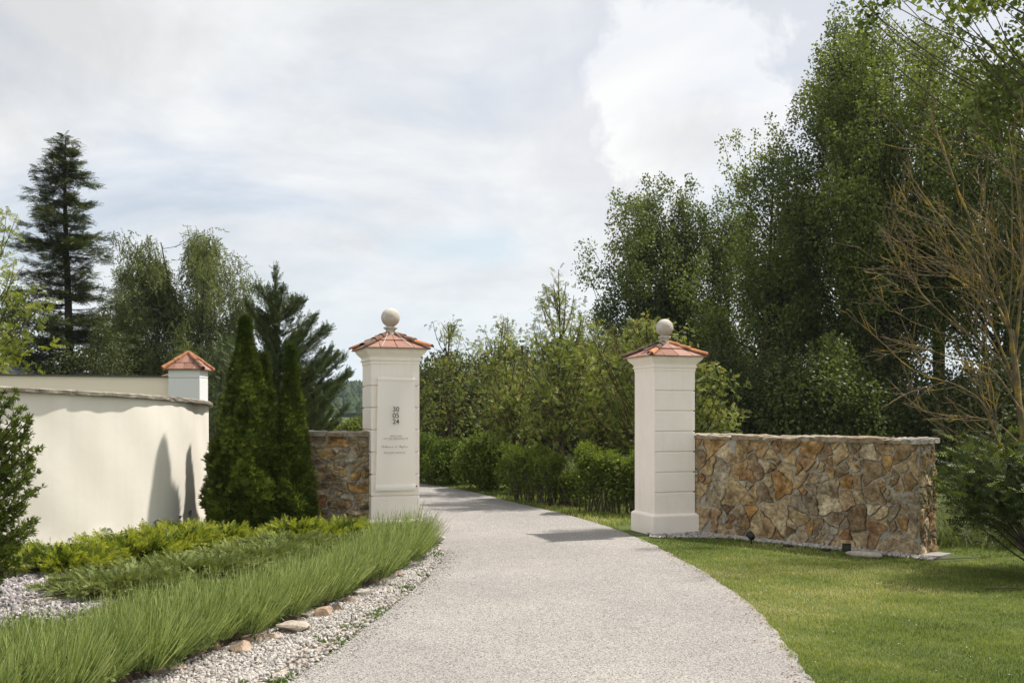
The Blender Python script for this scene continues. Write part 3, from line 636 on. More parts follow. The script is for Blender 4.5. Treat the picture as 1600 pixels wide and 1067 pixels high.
# ------------------------------------------------------------------ curved garden wall
CC, CR = np.array([-7.51, 12.80]), 3.45
rt = empty('curved_garden_wall', (CC[0], CC[1], 0), 'curved white plastered wall with rough grey coping on the left', 'garden wall')
th = np.linspace(R(-62), R(75), 120); z_top = lambda t: 1.955-.145*np.clip((t-R(-50))/R(67), -.3, 1.15)
a = Acc(); V = []; zs = np.linspace(0, 1, 24)
for t in th:
    zt = z_top(t)-.055
    for r_, k in ((CR, 1),):
        for z in zs:
            zz_ = -.1+(zt+.1)*z; bul = .006*math.sin(t*9+z*5)+.004*math.sin(t*23+z*11)+(.010 if zz_ < .33+.03*math.sin(t*31)+.015*math.sin(t*77) else 0)
            V.append((math.cos(t)*(r_+bul), math.sin(t)*(r_+bul), zz_))
nz_ = len(zs); Fc = [(i*nz_+k, (i+1)*nz_+k, (i+1)*nz_+k+1, i*nz_+k+1) for i in range(len(th)-1) for k in range(nz_-1)]; a.add(V, Fc)
V = []
for t in th:
    zt = z_top(t)-.055; V += [(math.cos(t)*(CR-.28), math.sin(t)*(CR-.28), zt), (math.cos(t)*(CR-.28), math.sin(t)*(CR-.28), -.1)]
a.add(V, [(i*2, (i+1)*2, (i+1)*2+1, i*2+1) for i in range(len(th)-1)])
for t in (th[0], th[-1]):
    zt = z_top(t)-.055; a.add([(math.cos(t)*r_, math.sin(t)*r_, z) for r_, z in ((CR, -.1), (CR-.28, -.1), (CR-.28, zt), (CR, zt))], [(0, 1, 2, 3)])
a.build('plaster_face', M['wallplaster'], rt, smooth=True)
a = Acc(); V = []; rg = np.random.default_rng(8); th2 = np.linspace(R(-62), R(75), 260)
for i, t in enumerate(th2):
    zt = z_top(t); w = .012*math.sin(t*6)+.014*math.sin(t*13+1)+0.0
    j_ = -.006 if i % 47 in (0, 1) else 0
    for r_, z in ((CR-.33, zt-.056), (CR-.33, zt), (CR+.042+w*.4+j_, zt+.003*math.sin(t*57)+j_), (CR+.058+w+.003*math.sin(t*83)+j_, zt-.012), (CR+.055+w+.004*math.sin(t*71+1)+j_, zt-.045+.004*math.sin(t*45)), (CR+.045+w*.8, zt-.054)):
        V.append((math.cos(t)*r_, math.sin(t)*r_, z))
a.add(V, [(i*6+k, (i+1)*6+k, (i+1)*6+(k+1) % 6, i*6+(k+1) % 6) for i in range(len(th2)-1) for k in range(6)]); a.build('coping', M['coping'], rt)
def patch(cen, sx, sz, seed, name='peeled_patch'):
    rd = random.Random(seed); a = Acc(); n_ = 14; V = []; t0, z0_ = cen
    for r_ in (CR+.014, CR+.002):
        for k in range(n_):
            an = k*2*math.pi/n_; q = rd.uniform(.6, 1.2) if r_ > CR+.01 else 1; V.append((math.cos(t0+sx*math.cos(an)*q/CR)*r_, math.sin(t0+sx*math.cos(an)*q/CR)*r_, z0_+sz*math.sin(an)*q))
    V[n_:] = [(v[0]*(CR+.002)/(CR+.014), v[1]*(CR+.002)/(CR+.014), v[2]) for v in V[:n_]]
    a.add(V, [(k, (k+1) % n_, n_+(k+1) % n_, n_+k) for k in range(n_)]); a.add(V[:n_], [tuple(range(n_))]); a.build(name, M['oldplaster'], rt)
def wall_t(px_):        # angle on the arc seen at column px
    kx = (px_-800)/F; best = min(np.linspace(R(-60), R(15), 700), key=lambda t: abs((CC[0]+CR*math.cos(t))/(CC[1]+CR*math.sin(t))-kx)); return best
def wall_z(px_, py_):
    t = wall_t(px_); d = CC[1]+CR*math.sin(t); return H0+(YH-py_)/F*d
for i, (px_, py_, sx, sz) in enumerate([(247, 817, .10, .055), (296, 801, .05, .04), (132, 837, .035, .018), (160, 827, .03, .018), (150, 832, .015, .01), (108, 841, .02, .008), (281, 806, .04, .008), (170, 825, .02, .008)]):
    patch((wall_t(px_), wall_z(px_, py_)), sx, sz, i)

# ------------------------------------------------------------------ back wall, small pillar, building
A2, B2 = P(-120, 600, 20.0)[:2], P(276, 600, 21.8)[:2]; d2 = (B2-A2)/np.linalg.norm(B2-A2); n2 = np.array([d2[1], -d2[0]]); L2 = np.linalg.norm(B2-A2)
rt = empty('back_garden_wall', (A2[0], A2[1], 0), 'long cream wall with thin dark metal cap behind the curved wall', 'garden wall', rz=math.atan2(d2[1], d2[0]))
a = Acc(); box(a, (0, 0, -.1), (L2, .25, 2.43)); a.build('plaster_face', M['cream'], rt)
a = Acc(); box(a, (-.03, -.05, 2.432), (L2, .30, 2.462)); a.build('metal_cap', M['metal_cap'], rt)
rt = empty('wall_pillar', (*P(294.5, 600, 21.9)[:2], 0), 'small white pillar with steep tiled roof at the end of the back wall', 'wall pillar', rz=R(2))
a = Acc(); hw = .335; ed = [-.1, 1.4, 1.88, 2.42, 2.60]
for i in range(4): frustum_stack(a, [(hw-.008, ed[i]), (hw, ed[i]+.012), (hw, ed[i+1]-.018), (hw-.008, ed[i+1]-.006)])
a.build('shaft', M['whitepl'], rt)
ro = Acc(); frustum_stack(ro, [(.40, 2.59), (.40, 2.61), (.02, 2.955)], .5)
for sd in range(4):
    ca, sa = math.cos(sd*math.pi/2), math.sin(sd*math.pi/2); Mx = np.array([[ca, -sa, 0], [sa, ca, 0], [0, 0, 1]])
    for d0, d1, lift, nt in ((.41, .24, .018, 4), (.27, .03, .03, 3)):
        for k in range(nt):
            f0, f1 = k/nt+.01, (k+1)/nt-.01; sl = .345/.38
            q = lambda d, f, u: (max(-d, min(d, -d0+2*d0*f)), -d, 2.61+(.40-d)*sl+u)
            V = [q(d0, f0, lift), q(d0, f1, lift), q(d1, f1, lift-.003), q(d1, f0, lift-.003)]; VV = np.array(V+[(x, y, z-.02) for x, y, z in V])@Mx.T
            ro.add(VV, [(0, 1, 2, 3), (7, 6, 5, 4), (0, 4, 5, 1), (1, 5, 6, 2), (2, 6, 7, 3), (3, 7, 4, 0)], random.Random(k+sd*7).random())
rf = ro.build('tile_roof', M['tile'], rt)
for k, (sx, sy) in enumerate([(-1, -1), (1, -1), (1, 1), (-1, 1)]):
    a = Acc(); V, Fc = tube_rings([(sx*.43, sy*.43, 2.615), (sx*.22, sy*.22, 2.80)], [.055, .045], 10); a.add(V, Fc, (.1, .8, .4, .3)[k])
    V, Fc = tube_rings([(sx*.24, sy*.24, 2.785), (sx*.0, sy*.0, 2.985)], [.055, .045], 10); a.add(V, Fc, (.2, .5, .4, .3)[k]); a.build('hip_tile', M['hip'], rf, smooth=True)
a = Acc(); V, Fc = tube_rings([(-.36, .2, 2.48), (-.62, .2, 2.40)], [.09, .09], 8); a.add(V, Fc, .1); a.build('side_tile', M['tile'], rt)
bl = P(-40, 600, 30); rt = empty('gabled_outbuilding', (bl[0], bl[1], 0), 'pale blue outbuilding gable with grey metal roof at the far left', 'building')
a = Acc(); a.add([(-2.4, 0, 0), (1.5, 0, 0), (1.5, 0, 2.72), (-.45, 0, 3.35), (-2.4, 0, 2.72)], [(0, 1, 2, 3, 4)]); a.add([(1.5, 0, 0), (1.5, 6, 0), (1.5, 6, 2.72), (1.5, 0, 2.72)], [(0, 1, 2, 3)]); a.add([(-2.4, 6, 0), (-2.4, 0, 0), (-2.4, 0, 2.72), (-2.4, 6, 2.72)], [(0, 1, 2, 3)])
a.build('wall', M['bluewall'], rt)
a = Acc()
for s_ in (1, -1):
    x0, x1 = -.45, -.45+s_*2.12; V = [(x0, -.2, 3.36), (x1, -.2, 2.68), (x1, 6.2, 2.68), (x0, 6.2, 3.36)]; V += [(x, y, z+.07) for x, y, z in V]
    a.add(V, [(0, 3, 2, 1), (4, 5, 6, 7), (0, 1, 5, 4), (1, 2, 6, 5), (2, 3, 7, 6), (3, 0, 4, 7)])
    for yy_ in np.arange(.2, 6, .6):
        V = [(x0, yy_, 3.43), (x1, yy_, 2.75), (x1, yy_+.03, 2.75), (x0, yy_+.03, 3.43)]; V += [(x, y, z+.03) for x, y, z in V]; a.add(V, [(4, 5, 6, 7), (0, 1, 5, 4), (1, 2, 6, 5), (2, 3, 7, 6), (3, 0, 4, 7)])
a.build('roof', M['roofmetal'], rt)

# ------------------------------------------------------------------ garden spotlights, fence, small things
def spot(px_, py_, label, kind):
    g = G(px_, py_); rt = empty('garden_spotlight', g, label, 'spotlight', 'black spotlights along the foot of the stone wall')
    if kind == 'stake':
        a = Acc(); V, Fc = tube_rings([(0, 0, 0), (0, 0, .07)], .012, 8); a.add(V, Fc); a.build('stake', M['black'], rt)
        a = Acc(); lathe(a, [(.001, -.05), (.03, -.05), (.042, -.03), (.046, .05), (.001, .05)], n=16); h = a.build('lamp_head', M['black'], rt); h.location = (0, .02, .11); h.rotation_euler = (R(-60), 0, R(20))
        a = Acc(); lathe(a, [(.001, .052), (.04, .052)], n=16); l = a.build('lens', M['lens'], h)
    elif kind == 'low':
        a = Acc(); lathe(a, [(.065, .0), (.065, .022), (.05, .035), (.001, .036)], n=18); a.build('lamp_head', M['black'], rt)
        a = Acc(); lathe(a, [(.001, .0375), (.042, .037)], n=18); a.build('lens', M['lens'], rt)
    else:
        a = Acc(); V, Fc = tube_rings([(0, 0, 0), (0, 0, .05)], .012, 8); a.add(V, Fc); a.build('stake', M['black'], rt)
        a = Acc(); box(a, (-.048, -.03, .04), (.048, .03, .13)); h = a.build('lamp_head', M['black'], rt); h.rotation_euler = (0, 0, R(-25))
        a = Acc(); box(a, (-.036, -.002, -.028), (.036, .002, .028)); l = a.build('lens', M['lens'], h); l.location = (0, -.0335, .085)
spot(1174, 851, 'black tilted stake spotlight near the middle of the right stone wall', 'stake')
spot(1231, 855, 'flat black ground light left of the other flat one by the stone wall', 'low')
spot(1291, 861, 'flat black ground light next to the square floodlight by the stone wall', 'low')
spot(1323, 866, 'square black floodlight in front of the right stone wall', 'box')
V = ICO2[0]*np.array([.21, .09, .045]); V = V*(1+.12*pnoise(V*10, 3, 1.5)[:, None]); a = Acc(); a.add(V, ICO2[1], .5); o = a.build('flat_stone', M['rock']); o.location = G(1350, 866, .03); o.rotation_euler = (0, 0, R(-30)); tag(o, 'flat pale stone lying at the foot of the right stone wall', 'stone')
a = Acc(); V, Fc = tube_rings(catmull([(0, 0, .03), (.12, -.03, .05), (.25, .03, .04), (.33, .0, .03)], 4), .008, 5); a.add(V, Fc); V, Fc = tube_rings([(.2, .01, .04), (.27, .1, .05)], .005, 5); a.add(V, Fc)
o = a.build('fallen_twig', M['rowanbark']); o.location = G(1540, 925); tag(o, 'brown fallen twig lying on the lawn at the right', 'twig')
rt = empty('wire_fence', (*P(863, 700, 20.3)[:2], 0), 'wooden post with a thin wire behind the hedge', 'fence')
for x in (0, 2.2): a = Acc(); V, Fc = tube_rings([(x, 0, 0), (x, 0, .83)], [.05, .045], 8); a.add(V, Fc); a.add([V[i] for i in range(8, 16)], [tuple(range(8))]); a.build('post', M['wood'], rt)
for z in (.76, .5): a = Acc(); V, Fc = tube_rings([(-.5, 0, z), (0, 0, z), (2.8, -.1, z)], .008, 5); a.add(V, Fc); a.build('wire', M['slab'], rt)

# ------------------------------------------------------------------ lawn
def lawn(name, region, n, seed, label, hgt=(.012, .030), wid=.0046, m='grass', lean=.5, pick=None):
    rg = np.random.default_rng(seed); x0, x1, y0, y1 = region
    y = 1/(1/y1+(1/y0-1/y1)*rg.random(n)); x = rg.uniform(x0, x1, n)
    k = pick(x, y); x, y = x[k], y[k]; n = len(x)
    T = tmpl([[(-.5, 0, 0), (.5, 0, 0), (.32, .35, .6), (-.32, .35, .6)], [(-.32, .35, .6), (.32, .35, .6), (.05, .9, 1.0), (-.05, .9, 1.0)]])
    far = np.clip(y/9, .7, 2.2); h = rg.uniform(*hgt, n)*(1+.25*pnoise(np.c_[x, y, x*0], 5, 3)); sc_ = np.stack([wid*far*rg.uniform(.7, 1.4, n), h*lean*rg.uniform(.4, 2.4, n), h], 1)
    a = rg.uniform(0, 6.283, n); fr = np.zeros((n, 3, 3)); fr[:, 0, 0] = np.cos(a); fr[:, 1, 0] = np.sin(a); fr[:, 0, 1] = -np.sin(a); fr[:, 1, 1] = np.cos(a); fr[:, 2, 2] = 1
    pat = pnoise(np.c_[x*.6, y*1.2, x*0], 9, 1.1)*.9+pnoise(np.c_[x, y, x*0], 10, 5)*.6
    r = np.clip(.42+.45*pat+rg.normal(0, .18, n), 0, 1); acc = Acc(); scatter(acc, T, np.c_[x, y, np.full(n, .002)], fr, sc_, r)
    return tag(acc.build(name, M[m]), label, 'grass', kind='stuff')
def rx(y): return np.interp(y, ROAD_R[:, 1], ROAD_R[:, 0])
def lx(y): return np.interp(y, ROAD_L[:, 1], ROAD_L[:, 0])
def pick_r(x, y):
    jag = .05*pnoise(np.c_[y*3, y*0, y*0], 4, 2)+.035*pnoise(np.c_[y*14, y*0, y*0], 6, 2)-.02
    s = (x-W0[0])*wn[0]+(y-W0[1])*wn[1]; al = (x-W0[0])*wd[0]+(y-W0[1])*wd[1]
    inwall = (s < .17)&(s > -.5)&(al > -.4)&(al < 3.75)
    return (x > rx(y)+jag)&~inwall&(x < y*.60)&~((np.abs(x-2.15) < .62)&(y > 13.30)&(y < 14.7))
lawn('lawn_grass', (1.5, 8.5, 4.9, 14.5), 330000, 1, 'mown green lawn between the drive and the right stone wall', pick=pick_r)
rg = np.random.default_rng(71); n_ = 190; y = rg.uniform(5.2, 12.5, n_); x = rg.uniform(2, 6.5, n_); k = pick_r(x, y); a = Acc(); m_ = int(k.sum())
scatter(a, LEAF, np.c_[x[k], y[k], rg.uniform(.018, .035, m_)], frames(rg.normal(size=(m_, 3))*np.array([1, 1, .2]), np.array([0, -.3, 1.])+rg.normal(0, .2, (m_, 3))), rg.uniform(.007, .014, (m_, 1)), rg.random(m_))
tag(a.build('clover_flowers', M['petal']), 'tiny white clover flowers dotted over the lawn', 'flowers', kind='stuff')
lawn('verge_grass', (-9, 5.5, 13.8, 30), 90000, 2, 'grass verge along the drive beyond the gate', (.03, .07), .006, pick=lambda x, y: (x > rx(y))&(x < rx(y)+4.5)&~((np.abs(x-2.15) < .62)&(y < 14.7))&pick_r(x, y))
lawn('tall_grass', (3.6, 10.5, 11.6, 17), 16000, 3, 'taller shaded grass behind the end of the right stone wall', (.12, .42), .009, 'tallgrass', .9, pick=lambda x, y: (x > 5.15-(y-11.8)*.30)&(y > 12.4-(x-5)*.25))
lawn('meadow_grass', (-4, 8, 18.5, 30), 24000, 4, 'tall pale meadow grass behind the hedge', (.2, .5), .012, 'tallgrass', .7, pick=lambda x, y: (x > rx(y)+2.2))

# ------------------------------------------------------------------ trees and shrubs
def shell_points(rg, n, k=.36): return norm(rg.normal(size=(n, 3)))*(rg.random((n, 1))**k)
def tree(name, label, cat, base, H_, z0, prof, n_puff, pr, n_leaf, leaf, size, m, bark='bark', trunk_r=.15, seed=0, stretch=1.35, group=None, lean=(0, 0), leafdir=(0, 0, .25), limb=.6, leaders=1, puffs=None, hang=0.0, ascend=1.0, trunk_top=.95, berry=None, nlimb=0):
    rg = np.random.default_rng(seed); rt = empty(name, (*base, 0), label, cat, group)
    wood = Acc(); tops = []
    for l in range(leaders):
        off = rg.normal(0, .35 if leaders > 1 else .1, 2)*(H_/6); zz_ = np.linspace(0, H_*trunk_top*(1 if l == 0 else rg.uniform(.75, .95)), 12); t = zz_/H_
        path = np.c_[off[0]*t+lean[0]*t+.05*np.sin(t*7+seed), off[1]*t+lean[1]*t+.05*np.cos(t*6+seed), zz_]
        V, Fc = tube_rings(path, np.maximum(trunk_r*(1-t)**.8*(1 if l == 0 else .7), .012), 8, rg, .08); wood.add(V, Fc); tops.append(path)
    if puffs is None:
        puffs = []
        tt = np.linspace(0, 1, n_puff)
        for i in range(n_puff):
            t = min(1, max(0, tt[i]**.9+rg.normal(0, .02))); path = tops[i % leaders]; z = z0+(H_-z0)*t
            c = np.array([np.interp(z, path[:, 2], path[:, 0]), np.interp(z, path[:, 2], path[:, 1])]); an = rg.uniform(0, 6.283); rr = prof(t)*rg.random()**.55
            puffs.append((c[0]+rr*math.cos(an), c[1]+rr*math.sin(an), z+rg.normal(0, .15), pr*rg.uniform(.65, 1.3)*(.55+.45*min(1, (1-t)*4))))
        if nlimb:
            puffs = []; made = []
            for i in range(nlimb):
                t = min(1, max(0, (i+.5)/nlimb+rg.normal(0, .03))); path = tops[i % leaders]; z = z0+(H_-z0)*t; an = i*2.4+rg.normal(0, .5); rr = prof(t)*rg.uniform(.4, 1.25)
                cx_, cy_ = np.interp(z, path[:, 2], path[:, 0]), np.interp(z, path[:, 2], path[:, 1]); tipp = np.array([cx_+rr*math.cos(an), cy_+rr*math.sin(an), z+rg.uniform(-.1, .5)*rr])
                zr = max(z0*.5+.1, z-ascend*rr*rg.uniform(.8, 1.5)); zr = min(zr, path[-1, 2]*.97); root = np.array([np.interp(zr, path[:, 2], path[:, 0]), np.interp(zr, path[:, 2], path[:, 1]), zr])
                pth = bez(root, root*.45+tipp*.55+np.array([0, 0, -.12*rr*ascend]), tipp, 8); made.append(pth); k_ = max(2, int(round(n_puff/nlimb*(.5+rr/max(.3, prof(.45))*.6))))
                for q_ in range(k_):
                    f = .30+.70*(q_+rg.uniform(.3, 1))/k_; c = np.array([np.interp(f*7, np.arange(8), pth[:, j]) for j in range(3)])+rg.normal(0, .32*pr, 3)*np.array([1, 1, 1.2])
                    puffs.append((*c, pr*rg.uniform(.6, 1.15)*(1.15-.45*f)))
                if stretch > 1.3:
                    for q_ in range(4):
                        hq = rg.uniform(.15, 1.0)*pr*1.5; puffs.append((*(tipp+np.array([rg.normal(0, .28), rg.normal(0, .28), hq])), pr*rg.uniform(.26, .46)))
            for pth in made:
                V, Fc = tube_rings(pth, np.linspace(max(.014, trunk_r*.33*(1-pth[0, 2]/H_)), .006, 8), 5); wood.add(V, Fc)
            limb = min(limb, .35)
    acc = Acc(); bA = Acc(); ps = []
    for (x, y, z, r_) in puffs:
        c = np.array([x, y, z]); path = tops[rg.integers(leaders)]
        if rg.random() < limb:
            zs_ = max(z0*.7, z-ascend*math.hypot(x, y)*rg.uniform(.6, 1.2)-.2); zs_ = min(zs_, path[-1, 2]*.97)
            s_ = np.array([np.interp(zs_, path[:, 2], path[:, 0]), np.interp(zs_, path[:, 2], path[:, 1]), zs_]); mid = (s_+c)/2+np.array([(x-s_[0])*.25, (y-s_[1])*.25, -.15*abs(z-zs_)])
            V, Fc = tube_rings(bez(s_, mid, c+np.array([0, 0, r_*.5]), 6), np.linspace(max(.012, trunk_r*.28*(1-zs_/H_)), .006, 6), 5); wood.add(V, Fc)
        nl = max(4, int(n_leaf*(r_/pr)**2*rg.uniform(.75, 1.2))); q = shell_points(rg, nl)*np.array([1, 1, stretch])
        ps.append((c+q*r_, q, np.full(nl, rg.normal(0, .10))))
    pos = np.concatenate([p[0] for p in ps]); q = np.concatenate([p[1] for p in ps]); tone = np.concatenate([p[2] for p in ps]); n_ = len(pos)
    d = q*.5+rg.normal(size=(n_, 3))*.65+np.array(leafdir)
    if hang: d = np.array([0, 0, -1.])+rg.normal(size=(n_, 3))*hang
    pos[:, 2] = np.maximum(pos[:, 2], .02)
    scatter(acc, leaf, pos, frames(d, q*.55+np.array([0, 0, .55])+rg.normal(0, .42, (n_, 3))), size*rg.uniform(.7, 1.3, (n_, 1)), np.clip(rg.normal(.42, .2, n_)+tone, 0, .8 if berry else 1))
    if berry:
        k = rg.choice(n_, min(berry, n_), replace=False); out = norm(pos[k]-np.array([0, 0, H_*.6]))
        scatter(acc, FAN, pos[k]+out*.05, frames(out+np.array([0, 0, .6]), rng=rg), .055*rg.uniform(.7, 1.3, (len(k), 1)), 1.0)
    wood.build('trunk', M[bark], rt); acc.build('crown', M[m], rt)
    return rt
def at(px_, d): return ((px_-800)/F*d, d)
def hz(py_, d): return H0+(YH-py_)/F*d
oval = lambda w, lo=.55, p=.8: (lambda t: w*(lo+(1-lo)*math.sin(min(1, t/.45)*math.pi/2))*(1 if t < .45 else max(.04, (1-((t-.45)/.55)**2.3))**p))
GP = 'tall poplars behind the right stone wall'
def poplar(px_, d, top, w, lab, seed, n=150, nl=330, light=False, z0=1.6, size=.084, lean=(0, 0), pr=.66, leaders=2, limb=.7):
    Hh = hz(top, d); return tree('poplar_tree', lab, 'tree', at(px_, d), Hh, z0, oval(w), int(n*1.15), pr, int(nl*1.3), LEAF, size, 'poplar_l' if light else 'poplar', 'darkbark', .17, seed, 1.35, GP, lean, leaders=leaders, limb=limb, nlimb=int(n*.16), ascend=1.2)
poplar(1024, 34, 322, 2.45, 'dark dense poplar with spiky top, leftmost above the right pillar', 31, n=320, nl=380, leaders=3, z0=1.0)
poplar(1128, 35, 318, 2.7, 'lower dark poplar between the leftmost poplar and the tall group', 32, n=170)
poplar(1192, 31, 262, 2.6, 'lighter green poplar left of the tallest one', 33, n=215, light=True, leaders=3)
poplar(1322, 30, 66, 2.35, 'tall dark poplar with steep left edge beside the open sky', 34, n=330, nl=330, leaders=3)
poplar(1400, 28, 62, 2.5, 'tall poplar with lighter leaves above the middle of the right wall', 35, n=240, light=True, z0=4.4, nl=290)
poplar(1475, 30, 70, 2.2, 'tall poplar with bare dark double trunk behind the free end of the right wall', 36, n=170, z0=5.4, nl=280)
poplar(1560, 27, 130, 2.3, 'tall open poplar at the right edge behind the bare tree', 37, n=170, light=True, z0=4.2, nl=280)
poplar(1650, 25, 60, 2.0, 'poplar cut by the right edge of the picture', 38, n=110, z0=1.5, nl=260)
for i, (px_, d, top, w, lab) in enumerate([(1130, 27, 560, 1.7, 'low dark tree behind the left end of the right stone wall'), (1215, 26, 570, 1.7, 'low dark tree behind the middle of the right stone wall'),
                                     (1300, 25, 545, 1.6, 'low brighter tree behind the right stone wall'), (1395, 27, 560, 1.7, 'low dark tree between the poplar trunks'), (1500, 24, 590, 1.7, 'low dark tree behind the yew'), (1590, 22, 575, 1.6, 'low dark tree at the right edge')]):
    tree('understorey_tree', lab, 'tree', at(px_, d), hz(top, d), .3, oval(w, .8), 62, .55, 230, LEAF, .085, 'poplar' if i == 2 else 'under', 'darkbark', .07, 60+i, 1.1, 'low trees under the poplars', limb=.5)
for i, (px_, d, top, w, lab) in enumerate([(700, 33, 560, 2.0, 'dark woodland tree far behind the left end of the hedge'), (800, 34, 545, 2.0, 'dark woodland tree behind the middle rowan'), (900, 32, 540, 2.0, 'dark woodland tree behind the tall open rowan'),
                                     (1000, 30, 520, 2.1, 'dark woodland tree behind the right pillar'), (668, 36, 585, 1.5, 'low dark woodland tree just right of the left pillar'), (1075, 29, 545, 1.7, 'dark woodland tree just right of the right pillar')]):
    tree('woodland_tree', lab, 'tree', at(px_, d), hz(top, d), .2, oval(w, .85), 85, .6, 230, LEAF, .10, 'under', 'darkbark', .09, 70+i, 1.1, 'dark trees behind the rowans', limb=.4)
# rowans along the drive
def rowan(px_, d, top, w, lab, seed, n, nl, z0, lean=(0, 0), berry=60, pr=.30, size=.105, tr=.065, top2=.95):
    return tree('rowan_tree', lab, 'tree', at(px_, d), hz(top, d), z0+.35, oval(w, .6), n, pr, int(nl*1.45), PINNATE, size, 'rowan', 'rowanbark', tr, seed, .8, 'rowans along the drive', lean, leafdir=(0, 0, -.15), limb=.9, ascend=1.3, berry=berry, trunk_top=top2, nlimb=int(n*.3))
rowan(888, 17.9, 520, .82, 'rowan with leaning lichened trunk and airy tall top in the gateway', 41, 85, 30, 1.15, (-.22, 0), top2=.9)
tree('rowan_tree', 'slim airy rowan shoot standing highest between the pillars', 'tree', at(872, 19), hz(448, 19), 1.9, oval(.62, .8), 60, .24, 26, PINNATE, .11, 'rowan', 'rowanbark', .045, 42, .8, 'rowans along the drive', (.05, 0), limb=1, ascend=1.5, berry=20)
rowan(815, 20.6, 535, .85, 'rowan with thin dark trunk beside the round bushes', 43, 90, 30, 1.1, (-.35, 0))
rowan(778, 23.8, 500, .80, 'airy rowan behind the round bushes', 44, 80, 26, 1.3, (0, 0))
rowan(706, 25, 498, .85, 'airy rowan just right of the left pillar', 45, 85, 26, 1.0, (-.1, 0))
rowan(640, 25, 540, .9, 'rowan mostly hidden behind the left pillar', 49, 50, 24, 1.0)
rowan(1010, 18.4, 497, 1.35, 'broad rowan with reddish berry clusters behind the right pillar', 46, 150, 34, 1.0, berry=330)
rowan(1085, 19.2, 560, .95, 'low rowan spreading right of the right pillar', 47, 80, 34, 1.0, berry=130)
rowan(940, 21.0, 520, .95, 'dense rowan left of the right pillar', 48, 95, 34, 1.0, berry=120)

# hedges and bushes
def hedge(name, A, Bp, dep, Hh, lab, seed, n, stems, shoots=900, size=.055, z0=.1, cat='hedge', group=None, m='hedge'):
    rg = np.random.default_rng(seed); A, Bp = np.array(A), np.array(Bp); L = np.linalg.norm(Bp-A); d = (Bp-A)/L; nn = np.array([-d[1], d[0]])
    rt = empty(name, (A[0], A[1], 0), lab, cat, group); a = Acc()
    u, v, w = rg.random(n)*L, rg.normal(0, .38, n)*dep, z0+(Hh-z0)*rg.random(n)**.75
    hh = Hh*(1+.08*np.sin(u*5+seed)+.05*np.sin(u*13)); w = w*hh/Hh; dens = np.clip((w/Hh)*2.2-.15+.35*np.sin(u*9+seed)+.2*np.sin(u*23), .0, 1); k = rg.random(n) < dens; u, v, w = u[k], v[k], w[k]
    pos = np.c_[d[0]*u+nn[0]*v, d[1]*u+nn[1]*v, w]; nk = len(pos)
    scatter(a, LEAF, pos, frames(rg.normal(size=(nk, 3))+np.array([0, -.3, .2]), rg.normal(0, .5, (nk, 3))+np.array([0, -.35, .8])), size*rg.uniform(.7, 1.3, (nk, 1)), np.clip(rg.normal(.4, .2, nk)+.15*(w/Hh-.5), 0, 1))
    u, v = rg.random(shoots)*L, rg.normal(0, .4, shoots)*dep; hh = Hh*(1+.08*np.sin(u*5+seed)+.05*np.sin(u*13))
    pos = np.c_[d[0]*u+nn[0]*v, d[1]*u+nn[1]*v, hh*rg.uniform(.72, 1.0, shoots)]
    scatter(a, SHOOT, pos, frames(rg.normal(size=(shoots, 3))*.35+np.array([0, -.2, 1]), rng=rg), rg.uniform(.07, .14, (shoots, 1)), np.clip(rg.normal(.65, .2, shoots), 0, 1))
    a.build('foliage', M[m], rt); s = Acc()
    for i in range(stems):
        u_, v_ = rg.random()*L, rg.normal(0, .22)*dep; b_ = np.array([d[0]*u_+nn[0]*v_, d[1]*u_+nn[1]*v_, 0]); t_ = b_+np.array([rg.normal(0, .1), rg.normal(0, .08), Hh*.85])
        V, Fc = tube_rings(bez(b_, (b_+t_)/2+rg.normal(0, .04, 3), t_, 5), [.014, .012, .010, .008, .005], 5); s.add(V, Fc)
    s.build('stems', M['bark'], rt); return rt
hedge('clipped_hedge', G(903, 800)[:2], (2.75, 16.1), .35, .98, 'clipped hedge with bare lower stems beside the right pillar', 1, 9500, 60)
hedge('clipped_hedge', G(797, 778)[:2], G(868, 792)[:2], .35, .95, 'clipped hedge with bare lower stems in the middle of the gateway', 2, 7000, 40)
hedge('clipped_hedge', G(866, 791)[:2]+np.array([0, .25]), G(906, 797)[:2]+np.array([0, .3]), .25, .62, 'thin gap-filling hedge plants behind the leaning rowan trunk', 3, 1700, 20, 160)
def bush(px_, base, rad, Hh, lab, seed, n=9000, m='hedge', size=.06, name='round_bush', group='round bushes along the far verge'):
    g = G(px_, base); return tree(name, lab, 'bush', (g[0], g[1]+rad*.8), Hh, .05, lambda t: 0, 1, .5, n, LEAF, size, m, 'bark', .04, seed, 1, group, limb=.0, puffs=[(rad*.55*math.cos(a_)*q, rad*.55*math.sin(a_)*q, Hh*z_, rad*s_) for a_, q, z_, s_ in
        [(0, 0, .5, .85), (0, 1, .42, .6), (1.2, 1, .5, .6), (2.4, 1, .62, .55), (3.6, 1, .42, .6), (4.8, 1, .4, .6), (5.6, 1, .6, .5), (1.8, .5, .78, .42), (4, .5, .75, .45)]], leafdir=(0, 0, .5))
bush(762, 768, .72, 1.25, 'large round dark green bush beside the far verge', 81, 3000)
bush(806, 774, .42, .95, 'smaller round bush between the big bush and the clipped hedge', 84, 1200)
bush(700, 760, .60, 1.10, 'round bush left of the largest one on the far verge', 82, 2200)
bush(668, 756, .65, 1.15, 'round bush next to the left pillar on the far verge', 83, 2200)
bush(556, 742, 1.0, 1.35, 'sunny light green bush over the short stone wall', 85, 3500, 'poplar_l', .07, 'sunlit_bush', None)

